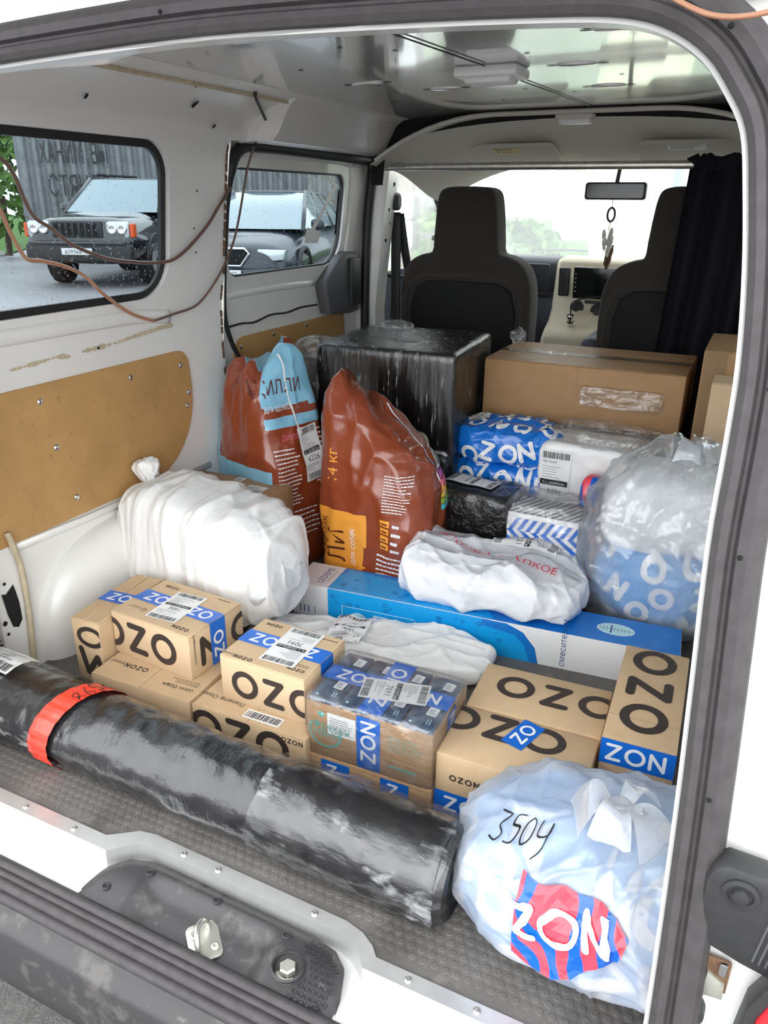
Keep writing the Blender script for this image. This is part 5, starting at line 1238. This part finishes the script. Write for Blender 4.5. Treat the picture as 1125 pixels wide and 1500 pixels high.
# --- big white stuffed bag
def wfn(u, p):
    s = 1-.10*sstep(.55, 1, u.x); c = (p.z-.15)
    return (p.x+.02*c, p.y*s, .15+c*(s+.06*sstep(-.3, -1, u.x))+.02*(-u.x))
v, f = soft(.475, .25, .275, 76, 4.2, [((5, 4, 4), .010, False), ((13, 1.8, 1.8), .012, 's'), ((30, 3, 3), .006, 's'), ((9, 5, 5), .010, 'c')], wfn, 5)
W_ = thing('stuffed_bag', 'big white stuffed plastic bag lying behind the kraft boxes', 'bag', (-1.125, 1.372, .066), -4)
obj('bag_body', mesh('bag_body', v, f, 'poly_white', smooth=True), W_)
v, f = soft(.05, .045, .06, 20, 2.4, [((60, 60, 20), .008, 's')], lambda u, p: (p.x*(1+.5*u.z), p.y*(1+.5*u.z), p.z), 2); o = obj('knot', mesh('knot', v, f, 'poly_white', smooth=True), W_, (-.205, .015, .262)); o.rotation_euler = (0, radians(-20), 0)
v, f = soft(.20, .205, .225, 44, 2.6, [((7, 7, 7), .030, 'c'), ((14, 14, 14), .012, 's')], lambda u, p: (p.x, p.y*(1-.25*u.x), .125+(p.z-.125)*(1-.3*u.x)-.02*u.x), 9); obj('crumpled_end', mesh('crumpled_end', v, f, 'bag_milky', smooth=35), W_, (.146, -.005, .005))
# --- small kraft box behind it
S10 = (.30, .135, .27); t = carton('plain_carton', 'plain cardboard box with two small stickers behind the stuffed bag', (-1.378, 1.535, .0), 2, S10, 'kraft_brown', None, None)
d = dec(.1); d.rect(.195, .030, .255, .085, 'paper'); d.lines(.20, .055, .25, .08, 3, 'print_grey', .0004); Rr = random.Random(1); x = .222
while x < .25: d.rect(x, .034, x+.0016, .050, 'print_black', .0005); x += .0032
d.rect(.130, .10, .158, .125, 'paper'); d.lines(.133, .103, .155, .122, 4, 'print_black', .0004); put(d, t, S10, 'top', 'sticker')

# --- pet food sacks
def sack(name, label, loc, rotz, secs, mats, mfn, wr, seed, n=112, m=90, top=None):
    t = thing(name, label, 'sack', loc, rotz, 'pet food sacks'); rings = []; P = []
    zs = [s[0] for s in secs]
    for j in range(m+1):
        z = zs[0]+(zs[-1]-zs[0])*j/m; k = max(i for i in range(len(zs)) if zs[i] <= z+1e-9); k = min(k, len(zs)-2); tt = (z-zs[k])/(zs[k+1]-zs[k]); tt = tt*tt*(3-2*tt)*.5+tt*.5
        s = [secs[k][i]+(secs[k+1][i]-secs[k][i])*tt for i in range(len(secs[0]))]; _, cx, cy, a, b_, p = s; ring = []
        for i in range(n):
            ph = 2*pi*(i+.5)/n; c, s_ = cos(ph), sin(ph); rr_ = (abs(c)**p+abs(s_)**p)**(-1/p); x = a*c*rr_; y = b_*s_*rr_
            pos = Vector((cx+x, cy+y, z)); nr = Vector((x/a/a, y/b_/b_, 0)).normalized()
            for (sc, am, rd) in wr: pos += nr*(am*wob(pos+Vector((seed, 0, 0)), sc, rd))
            if top: pos.z += top(x/a, y/b_, j/m)
            ring.append(pos)
        rings.append(ring)
    v, f = loft(rings); mi = []
    for q in f: c = sum((Vector(v[i]) for i in q), Vector())/len(q); mi.append(mfn(c, 360*((min(q) % n)+1)/n))
    obj('sack_body', mesh('sack_body', v, f, mats, mi, True), t); return t, bvh_of(v, f)
# z, cx, cy, half x, half y, squareness
def bl_m(c, ph):
    x, y, z = c
    if ph < 45 or ph > 316:
        if z > .470: return 1
        if z > .445: return 0
        if z > .418: return 1
        return 0
    if 316 >= ph > 200 and x > -.108 and z > .305: return 0
    if ph <= 180: return 0
    return 1
t, bv = sack('pet_food_sack', 'brown and light blue pet food sack standing by the side wall', (-1.215, 1.790, 0), -20,
    [(0, 0, 0, .130, .105, 7), (.03, 0, 0, .135, .112, 7), (.30, 0, 0, .135, .112, 6), (.42, -.012, .0, .120, .108, 5.5), (.50, -.030, .005, .098, .100, 5), (.54, -.032, .01, .088, .090, 4.5), (.565, -.030, .01, .070, .070, 4), (.572, -.03, .01, .045, .045, 3)],
    ['sack_brown', 'sack_blue'], bl_m, [((5, 5, 4), .014, 'c'), ((11, 11, 4), .006, 's'), ((16, 16, 8), .006, 'c')], 1, top=lambda u, w, t_: (.075*sstep(.75, 1, t_)*max(0, u*.7+w*.5)+.02*sstep(.8, 1, t_)*sin(u*6)))
d = Decal(.012); d.text('ДИЛЛИ', -.095, .505, .038, 'sack_dark', 0, 'l', .72); d.text('ДЛЯ ЩЕНКОВ', -.085, .462, .014, 'print_white', 0, 'l', .7); d.text('ДИЛЛИ', -.055, .385, .014, 'sticker_pink', 0, 'l'); d.lines(-.085, .20, -.005, .37, 15, 'print_white', 0, 4, .28); d.lines(-.08, .10, .08, .19, 6, 'print_white', 0, 7, .25)
d.stroke([(.0, .63), (.004, .43), (.012, .30)], .005, 'print_white'); d.lines(.05, .25, .09, .41, 12, 'print_white', 0, 5, .25)
d.drape(bv, (.5, 0, 0), (0, 1, 0), (0, 0, 1), (-1, 0, 0), 'lettering', t, eps=.0012)
d = Decal(.012); d.at(.012, .255, 6); d.shiplabel(.072, .155, '6226', seed=4); d.drape(bv, (.5, 0, 0), (0, 1, 0), (0, 0, 1), (-1, 0, 0), 'shipping_label', t, eps=.0025)
def br_m(c, ph):
    x, y, z = c
    return 1 if 180 < ph < 350 and x < .0 and z < .235+.12*max(0, x+.02) else 0
t, bv = sack('pet_food_sack', 'glossy brown pet food sack with an orange panel beside the black box', (-.835, 1.755, 0), -3,
    [(0, 0, 0, .140, .100, 6), (.03, 0, 0, .150, .110, 6), (.22, .0, 0, .160, .112, 4.6), (.30, -.003, .0, .158, .112, 4.0), (.36, -.015, .0, .145, .105, 3.6), (.42, -.030, .0, .128, .095, 3.4), (.475, -.048, .0, .108, .080, 3.2), (.515, -.060, .0, .085, .055, 3), (.532, -.066, .0, .06, .03, 2.5)],
    ['sack_brown', 'sack_orange'], br_m, [((5, 5, 3.5), .020, 'c'), ((9, 9, 3), .010, 's'), ((15, 15, 8), .007, 'c')], 7, top=lambda u, w, t_: .045*sstep(.6, 1, t_)*(-u)+.012*sstep(.8, 1, t_)*sin(u*5))
d = Decal(.012); d.at(-.085, .310, 90); d.text('14 кг', 0, 0, .030, 'sack_orange', 0, 'l'); d.at(-.060, .085, 90); d.text('ЛИ', 0, 0, .050, 'sack_dark'); d.at(-.030, .085, 90); d.text('для собак', 0, 0, .016, 'print_white'); d.at(-.115, .10, 90); d.text('х собак', 0, 0, .022, 'sack_dark')
d.at(); 
for k in range(4): d.rect(.050, .155+.022*k, .078, .172+.022*k, 'sack_orange'); d.lines(.086, .155+.022*k, .112, .170+.022*k, 1, 'print_white', 0, k, .5); d.lines(.053, .159+.022*k, .075, .169+.022*k, 1, 'sack_dark', .0004, k+3, .5)
d.lines(.040, .055, .135, .145, 7, 'print_white', 0, 3, .35); d.lines(.055, .26, .130, .36, 13, 'print_white', 0, 5, .3)
d.drape(bv, (0, -.5, 0), (1, 0, 0), (0, 0, 1), (0, 1, 0), 'lettering', t, eps=.0012)
d = Decal(.012); d.at()
for k, m_ in enumerate(('sticker_magenta', 'sticker_pink', 'sack_orange', 'sticker_yellow', 'sticker_green', 'sticker_teal')): d.rect(-.045, .325-.017*k, .045, .339-.017*k, m_)
d.rect(-.030, .345, .020, .385, 'paper'); x = -.027; Rr = random.Random(4)
while x < .017: w_ = Rr.choice((.001, .002, .003)); d.rect(x, .352, x+w_, .383, 'print_black', .0006); x += w_+.0016
d.text('хедо', -.03, .39, .014, 'print_white'); d.stroke([(-.062, .50), (-.060, .42), (-.052, .34), (-.03, .28), (.0, .24)], .004, 'print_white')
d.drape(bv, (.5, -.02, 0), (.25, 1, 0), (0, 0, 1), (-1, .25, 0), 'side_print', t, eps=.0012)

# --- black wrapped carton, brown cartons behind the seats
v, f = soft(.425, .39, .615, 40, 34, [((5, 5, 5), .006, False), ((30, 30, 4), .0022, True)], None, 4); t = thing('wrapped_carton', 'large carton wrapped in black stretch film behind the seat', 'carton', (-.945, 2.135, 0), 4)
obj('carton_body', mesh('carton_body', v, f, 'stretch_black', smooth=50), t); bv = bvh_of(v, f)
v2, f2 = soft(.430, .395, .620, 40, 34, [((5, 5, 5), .006, False), ((30, 30, 4), .0035, True)], None, 4); obj('film', mesh('film', v2, f2, 'wrap_glints', smooth=50), t, label='stretch film shell with painted white glints')
d = Decal(.03); d.rect(-.02, -.06, .05, -.015, 'print_grey'); d.rect(-.05, -.03, -.01, .0, 'print_grey'); d.drape(bv, (0, 0, 1), (1, 0, 0), (0, 1, 0), (0, 0, -1), 'torn_label', t, eps=.001)
v, f = soft(.10, .08, .02, 12, 2.5, [((50, 50, 50), .01, True)], None, 3); obj('loose_film', mesh('loose_film', v, f, 'film_clear', smooth=True), t, (-.10, .17, .612))
S11 = (.575, .335, .174); t = carton('wide_carton', 'wide brown cardboard carton in stretch film behind the seats', (-.722, 2.215, .39), 0, S11, 'kraft_brown', None, 'x')
d = dec(.2); d.rect(.28, .0, .2812, .173, 'kraft_edge'); d.rect(.002, .055, .573, .0562, 'kraft_edge', -.0002); put(d, t, S11, 'front', 'crease')
d = dec(.2); d.rect(.0, .145, .575, .195, 'packing_tape'); put(d, t, S11, 'top', 'packing_tape'); d = dec(.2); d.rect(.30, .03, .52, .085, 'packing_tape'); 
v, f = soft(.23, .008, .058, 20, 9, [((26, 26, 26), .0035, 's')], None, 3); obj('film_patch', mesh('film_patch', v, f, 'film_clear', smooth=True), t, (.41, -.004, .062))
v, f = soft(.035, .03, .045, 10, 2.2, [((50, 50, 50), .012, True)], None, 1); obj('film_tuft', mesh('film_tuft', v, f, 'film_clear', smooth=True), t, (.012, .30, .17))
v, f = soft(.59, .35, .385, 22, 16, [((5, 5, 5), .004, False), ((6, 6, 40), .002, True)], None, 8); tag(obj('lower_carton', mesh('lower_carton', v, f, 'kraft_dark_filmed', smooth=50), None, (-.435, 2.385, 0)), 'dark brown filmed carton under the wide cardboard carton', 'carton')
S12 = (.20, .32, .64); t = carton('upright_carton', 'upright brown carton at the edge by the curtain', (-.112, 2.20, 0), 0, S12, 'kraft_brown', None, 'y')
d = dec(.2); d.rect(.004, .0, .06, .64, 'kraft_edge', -.0003); d.rect(.03, .30, .06, .36, 'paper', .0003); d.lines(.033, .305, .057, .355, 5, 'print_grey', .0006); put(d, t, S12, 'front', 'sticker')
S13 = (.19, .11, .585); t = carton('upright_carton', 'shorter open cardboard carton before the upright brown carton', (-.076, 2.06, 0), 0, S13, 'kraft_light', None, 'x')
# --- things tucked beside the black carton
v, f = soft(.13, .16, .60, 18, 5, [((14, 14, 14), .006, True)], None, 2); t = thing('clear_bag', 'crinkled clear plastic bag between the blue sack and black carton', 'bag', (-1.245, 2.10, 0)); obj('film', mesh('film', v, f, 'film_clear', smooth=True), t)
v, f = rbox(.10, .11, .55, .008, 2, True); obj('grey_content', mesh('grey_content', v, f, 'plastic_grey', smooth=40), t)
v, f = soft(.075, .06, .40, 18, 3, [((30, 30, 8), .006, True)], lambda u, p: (p.x*(1+.15*u.z), p.y, p.z), 6); tag(obj('beige_bundle', mesh('beige_bundle', v, f, 'beige_wrap', smooth=True), None, (-.80, 1.895, 0)), 'beige wrapped bundle behind the glossy brown sack', 'bundle')

# --- printed blue mailers
def blue_pack(label, loc, rot, l, w, h, seed):
    v, f = soft(l, w, h, 50, 3.4, [((9, 9, 9), .016, 'c'), ((20, 20, 20), .007, 'c'), ((12, 12, 12), .004, 's')], None, seed); t = thing('printed_mailer', label, 'mailer', loc, rot, 'blue printed mailers'); obj('pouch', mesh('pouch', v, f, 'poly_blue', smooth=40), t); bv = bvh_of(v, f); Rr = random.Random(seed)
    d = Decal(.01)
    for i in range(5):
        for j in range(3):
            d.at(-l/2+.04+l/5*i+Rr.uniform(-.01, .01), -w/2+.03+w/3*j, Rr.uniform(-30, 30)); d.letter(Rr.choice('OZON'), 0, 0, .052, .011, 'print_white')
    d.drape(bv, (0, 0, 1), (1, 0, 0), (0, 1, 0), (0, 0, -1), 'lettering', t, eps=.0014)
    d = Decal(.01)
    for i in range(5): d.at(-l/2+.02+l/5*i, .018+.01*(i % 2), Rr.uniform(-25, 25)); d.letter('OZONO'[i], 0, 0, min(.055, h*.7), .011, 'print_white')
    d.drape(bv, (0, -1, 0), (1, 0, 0), (0, 0, 1), (0, 1, 0), 'lettering', t, eps=.0014, maxd=2)
    return t, bv
blue_pack('lowest blue printed mailer behind the black parcel', (-.585, 2.08, .10), 0, .30, .18, .14, 21)
blue_pack('middle blue printed mailer of the stack', (-.585, 2.08, .222), -3, .30, .19, .085, 22)
t, bv = blue_pack('topmost blue printed mailer of the stack', (-.585, 2.09, .298), 3, .31, .20, .115, 23)
d = Decal(.012); d.at(-.125, -.02, 20); d.rect(0, 0, .06, .05, 'paper'); d.lines(.005, .005, .055, .045, 5, 'print_black', .0005, 2, .4); d.drape(bv, (0, 0, 1), (1, 0, 0), (0, 1, 0), (0, 0, -1), 'shipping_label', t, eps=.003)
d = Decal(.012); d.at(.10, -.05, 10); d.rect(0, 0, .055, .04, 'paper'); d.lines(.005, .005, .05, .035, 4, 'print_black', .0005, 2, .4); d.drape(bv, (0, 0, 1), (1, 0, 0), (0, 1, 0), (0, 0, -1), 'shipping_label', t, eps=.003)
# --- black parcels
v, f = soft(.235, .16, .275, 26, 9, [((12, 12, 12), .005, True), ((30, 30, 30), .003, True)], None, 5); t = thing('black_parcel', 'black film parcel with a white sticker on top', 'parcel', (-.615, 1.905, 0), -4, 'black film parcels'); obj('wrapping', mesh('wrapping', v, f, 'poly_black', smooth=True), t); bv = bvh_of(v, f)
d = Decal(.012); d.at(-.10, .03, -8); d.at(-.085, .035, -98); d.shiplabel(.062, .145, '5344', seed=9); d.drape(bv, (0, 0, 1), (1, 0, 0), (0, 1, 0), (0, 0, -1), 'shipping_label', t, eps=.003)
v, f = soft(.05, .06, .335, 20, 7, [((14, 14, 14), .006, True)], None, 8); t = thing('black_parcel', 'black film parcel behind the one with the white sticker', 'parcel', (-.755, 1.955, 0), 5, 'black film parcels'); obj('wrapping', mesh('wrapping', v, f, 'poly_black', smooth=True), t); bv = bvh_of(v, f)
d = Decal(.012); d.rect(-.022, -.022, .022, .022, 'paper'); d.lines(-.018, -.018, .018, .018, 4, 'print_grey', .0005); d.drape(bv, (0, 0, 1), (1, 0, 0), (0, 1, 0), (0, 0, -1), 'sticker', t, eps=.002)
# --- white parcel with number 5344
v, f = soft(.25, .17, .395, 28, 12, [((10, 10, 10), .003, True), ((26, 26, 26), .002, True)], None, 6); t = thing('white_parcel', 'white wrapped parcel with a large number sticker', 'parcel', (-.355, 2.075, 0), -2); obj('wrapping', mesh('wrapping', v, f, 'poly_white', smooth=True), t); bv = bvh_of(v, f)
d = Decal(.012); d.at(-.115, .240, 0); d.rect(0, 0, .085, .135, 'paper'); Rr = random.Random(3); x = .006
while x < .078: w_ = Rr.choice((.001, .002, .003)); d.rect(x, .112, x+w_, .130, 'print_black', .0006); x += w_+.0016
d.text('FBS 772457', .008, .100, .006, 'print_black', .0006); d.rect(.004, .036, .081, .052, 'print_black', .0006); d.text('M_5_(22:00)Taman', .042, .040, .007, 'print_white', .001, 'c', .8); d.text('5344', .045, .010, .015, 'print_black', .0006, 'c'); d.lines(.008, .058, .06, .095, 5, 'print_grey', .0006, 2, .2)
d.drape(bv, (0, -1, 0), (1, 0, 0), (0, 0, 1), (0, 1, 0), 'shipping_label', t, eps=.002, maxd=2)
v, f = soft(.29, .17, .05, 30, 3.2, [((9, 9, 9), .016, 'c')], None, 4); obj('film', mesh('film', v, f, 'film_clear', smooth=35), t, (.04, .0, .385), label='loose clear film on top')
# --- striped carton
S14 = (.180, .12, .275); t = carton('striped_carton', 'white carton with blue diagonal stripes under clear film', (-.487, 1.752, 0), -2, S14, 'carton_white', None, None, r=.002)
d = dec(.05); d.clip = (.0, .06, .18, .262)
for k in range(-3, 12): d.poly([(.085, .026*k), (.085, .026*k+.013), (0, .026*k+.083), (0, .026*k+.070)], 'tape_blue'); d.poly([(.085, .026*k+.045), (.085, .026*k+.058), (.18, .026*k-.012), (.18, .026*k-.025)], 'tape_blue')
d.rect(0, .228, .18, .262, 'carton_white', .0004)
for k in range(9): d.poly([(.004+.022*k, .228), (.015+.022*k, .228), (.035+.022*k, .262), (.024+.022*k, .262)], 'tape_blue', .0008)
d.clip = None; put(d, t, S14, 'front', 'stripe_print')
d = dec(.05); d.clip = (0, 0, .18, .12)
for k in range(-3, 12): d.poly([(.018*k, 0), (.018*k+.009, 0), (.018*k+.06, .12), (.018*k+.051, .12)], 'print_grey')
put(d, t, S14, 'top', 'stripe_print')
v, f = soft(.20, .14, .115, 22, 5, [((22, 22, 22), .006, True)], None, 3); obj('film', mesh('film', v, f, 'film_clear', smooth=True), t, (.09, .06, .195), label='crumpled clear film')
# --- sliver of zebra printed mailer
v, f = soft(.05, .10, .34, 20, 3.0, [((14, 14, 8), .008, True)], None, 3); tag(obj('zebra_mailer', mesh('zebra_mailer', v, f, 'zebra', smooth=True), None, (-.318, 1.93, 0)), 'red and blue zebra printed mailer behind the clear tied bag', 'mailer')
# --- kraft box low behind the long carton
carton('plain_carton', 'plain cardboard box behind the long blue carton', (-.43, 1.645, 0), 4, (.13, .10, .09), 'kraft_brown', None, 'x')
# --- white mailer with red print
def gm(u, p): return (p.x, p.y, p.z*(1-.15*u.x)+.006*sin(p.x*20))
v, f = soft(.44, .255, .105, 76, 4.5, [((5, 6, 6), .030, 'c'), ((13, 13, 13), .006, 'c'), ((9, 9, 9), .007, 's')], gm, 2); mi = []
for q in f:
    c = sum((Vector(v[i]) for i in q), Vector())/4; mi.append(1 if c.z > .082 and -.18 < c.x and c.y > -.075 else 0)
t = thing('padded_mailer', 'white plastic mailer with red print lying on the blue carton', 'mailer', (-.480, 1.645, .094), 3); obj('pouch', mesh('pouch', v, f, ['poly_mailer', 'poly_mailer_back'], mi, 40), t); bv = bvh_of(v, f)
d = Decal(.012); d.at(-.155, .02, -20); d.text('ОСТОРОЖНО', 0, 0, .018, 'print_red', 0, 'l', .9); d.at(.01, -.04, -6); d.text('ХРУПКОЕ', 0, 0, .021, 'print_red', 0, 'l', 1.1); d.drape(bv, (0, 0, 1), (1, 0, 0), (0, 1, 0), (0, 0, -1), 'lettering', t, eps=.0045)
d = Decal(.012); d.at(-.02, .105, -92); d.shiplabel(.065, .160, '7121', seed=2); d.drape(bv, (0, 0, 1), (1, 0, 0), (0, 1, 0), (0, 0, -1), 'shipping_label', t, eps=.003)

# --- tied bags: outer milky film, what is packed inside, knot
def pleat(u, p, H, n, amp):
    r = sqrt(p.x**2+p.y**2); a = atan2(p.y, p.x); k = sstep(.25, .95, u.z)
    s = 1+amp*k*sin(n*a+1.5*sin(3*a)); return (p.x*s, p.y*s, p.z)
def tied_knot(parent, loc, s, mat, seed):
    v, f = soft(.055*s, .045*s, .05*s, 16, 2.2, [((50/s, 50/s, 50/s), .006*s, True)], None, seed); k = obj('knot', mesh('knot', v, f, mat, smooth=True), parent, loc)
    for j, (a, L, w_) in enumerate(((200, .06, .060), (325, .075, .065), (265, .055, .05), (60, .06, .05))):
        a = radians(a); nn = 10; vv = []
        for i in range(nn+1):
            q = i/nn
            for e in (-1, -.35, .35, 1):
                ww = w_*s*(.25+.95*q)*e*.5; vv.append((cos(a)*L*s*q-sin(a)*ww, sin(a)*L*s*q+cos(a)*ww, .03*s+.045*s*sin(q*2.6)-.03*s*q*q+.006*s*sin(e*7+q*5)))
        obj('tie_end', mesh('tie_end', vv, [(i*4+j2, i*4+j2+1, (i+1)*4+j2+1, (i+1)*4+j2) for i in range(nn) for j2 in range(3)], mat, smooth=True), k)
    return k
# front bag
K_ = thing('tied_bag', 'white tied plastic bag of mailers on the floor near the opening', 'bag', (-.055, .889, 0), 0, 'tied plastic bags')
def kfn(u, p):
    x, y, z = pleat(u, p, .3, 13, .05); k = 1-.25*sstep(.2, 1, u.z); return (x*k+.02*u.z, y*k-.02*sstep(.3, 1, u.z), z*(1+.04*u.x))
v, f = soft(.45, .315, .220, 84, 2.9, [((5, 5, 5), .012, False), ((6, 6, 6), .020, 'c'), ((9, 9, 14), .008, 's'), ((14, 14, 14), .008, 'c')], kfn, 4)
obj('outer_film', mesh('outer_film', v, f, 'bag_milky', smooth=True), K_)
bvK = bvh_of(v, f)
vi = [Vector((p.x*.955, p.y*.955, max(.004, .004+p.z*.90))) for p in v]; inner_b = obj('packed_mailer', mesh('packed_mailer', vi, f, 'poly_pale', smooth=True), K_); bvI = bvh_of(vi, f); Rr = random.Random(12)
d = Decal(.012)
for i in range(5):
    for j in range(5): d.at(-.23+.10*i+Rr.uniform(-.02, .02), .01+.065*j, Rr.uniform(-50, 50)); d.letter(Rr.choice('OZN'), 0, 0, .062, .015, 'print_white')
d.drape(bvI, (-.10, -1, .0), (1, 0, 0), (0, 0, 1), (.12, 1, 0), 'lettering', K_, eps=.001, maxd=2)
patch = [(-0.101, 0.175), (0.004, 0.184), (0.025, 0.181), (0.042, 0.166), (0.038, 0.149), (0.024, 0.129), (-0.005, 0.098), (-0.041, 0.068), (-0.085, 0.066), (-0.099, 0.069), (-0.1, 0.121)]
def clip_convex(q, poly):
    n = len(poly)
    for i in range(n):
        A_, C_ = poly[i], poly[(i+1) % n]; sd = lambda p: (C_[0]-A_[0])*(p[1]-A_[1])-(C_[1]-A_[1])*(p[0]-A_[0]); out = []
        for k in range(len(q)):
            p, r = q[k], q[(k+1) % len(q)]; dp, dr = sd(p), sd(r)
            if dp >= 0: out.append(p)
            if (dp >= 0) != (dr >= 0): tt = dp/(dp-dr); out.append((p[0]+(r[0]-p[0])*tt, p[1]+(r[1]-p[1])*tt))
        q = out
        if len(q) < 3: return None
    return q
patch = patch[::-1]; d = Decal(.010)
for i in range(24):
    for j in range(24):
        a0, c0 = min(p[0] for p in patch)+.0085*i, min(p[1] for p in patch)+.0085*j; q = clip_convex([(a0, c0), (a0+.0085, c0), (a0+.0085, c0+.0085), (a0, c0+.0085)], patch)
        if q: d.poly(q, 'zebra')
d.drape(bvK, (.0, -1, .0), (1, 0, 0), (0, 0, 1), (0, 1, 0), 'zebra_print', K_, eps=.003, maxd=2)
d = Decal(.006); d.at(-.098, .108, 14); d.ozon('ZON', 0, 0, .042, 'print_white', 0, .2, .10, 1.25); d.drape(bvK, (.0, -1, .0), (1, 0, 0), (0, 0, 1), (0, 1, 0), 'lettering', K_, eps=.0048, maxd=2)
d = Decal(.006); handwrite(d, '350ч', -.300, .520, .028, .0022, 'print_black'); d.drape(bvK, (.0, -1, .0), (1, 0, .25), (0, 0, 1), (.15, 1, -.3), 'marker_writing', K_, eps=.002, maxd=2)
tied_knot(K_, (.0, -.02, .195), 1.0, 'bag_milky', 3)
# bag by the wall
M_ = thing('tied_bag', 'clear tied plastic bag of mailers behind the long carton', 'bag', (-.105, 1.845, 0), 0, 'tied plastic bags')
def mfn(u, p):
    x, y, z = pleat(u, p, .4, 11, .06); k = 1-.30*sstep(.45, 1, u.z); return (x*k+.02*u.z, y*k, z)
v, f = soft(.40, .32, .475, 70, 3.0, [((5, 5, 5), .016, False), ((6, 6, 6), .024, 'c'), ((8, 8, 5), .012, 's'), ((14, 14, 14), .009, 'c')], mfn, 9)
obj('outer_film', mesh('outer_film', v, f, 'bag_clear', smooth=True), M_)
v, f = soft(.33, .25, .20, 26, 2.8, [((9, 9, 9), .010, True)], None, 5); o = obj('packed_mailer', mesh('packed_mailer', v, f, 'poly_pale', smooth=True), M_, (.005, -.01, .035)); bvI = bvh_of(v, f)
d = Decal(.012)
for i in range(4):
    for j in range(3): d.at(-.16+.10*i+.03*(j % 2), .02+.07*j, Rr.uniform(-40, 40)); d.letter('OONOZO'[(i+2*j) % 6], 0, 0, .058, .015, 'print_white')
d.drape(bvI, (0, -1, 0), (1, 0, 0), (0, 0, 1), (0, 1, 0), 'lettering', o, eps=.0015, maxd=2)
v, f = soft(.30, .24, .19, 22, 4, [((9, 9, 9), .008, True)], None, 7); obj('packed_parcel', mesh('packed_parcel', v, f, 'poly_white', smooth=True), M_, (-.01, .0, .225))
tied_knot(M_, (.02, -.03, .44), 1.0, 'bag_clear', 5)
# mailer with number 5590 behind it
v, f = soft(.24, .05, .41, 24, 4, [((12, 12, 12), .008, True)], None, 3); t = thing('white_mailer', 'white mailer with a blue strip and number sticker behind the clear bag', 'mailer', (.03, 2.030, .0), 0); obj('pouch', mesh('pouch', v, f, 'poly_white', smooth=True), t); bv = bvh_of(v, f)
d = Decal(.012); d.at(-.10, .325, 4); d.rect(-.01, 0, .04, .05, 'tape_blue'); d.at(-.065, .320, 4); d.rect(0, 0, .11, .065, 'paper'); d.text('5590', .05, .012, .018, 'print_black', .0006, 'c'); x = .005
while x < .10: w_ = Rr.choice((.001, .002, .003)); d.rect(x, .040, x+w_, .060, 'print_black', .0006); x += w_+.0016
d.drape(bv, (0, -1, 0), (1, 0, 0), (0, 0, 1), (0, 1, 0), 'shipping_label', t, eps=.003, maxd=2)

bpy.data.objects.remove(_to); bpy.data.curves.remove(_tc)
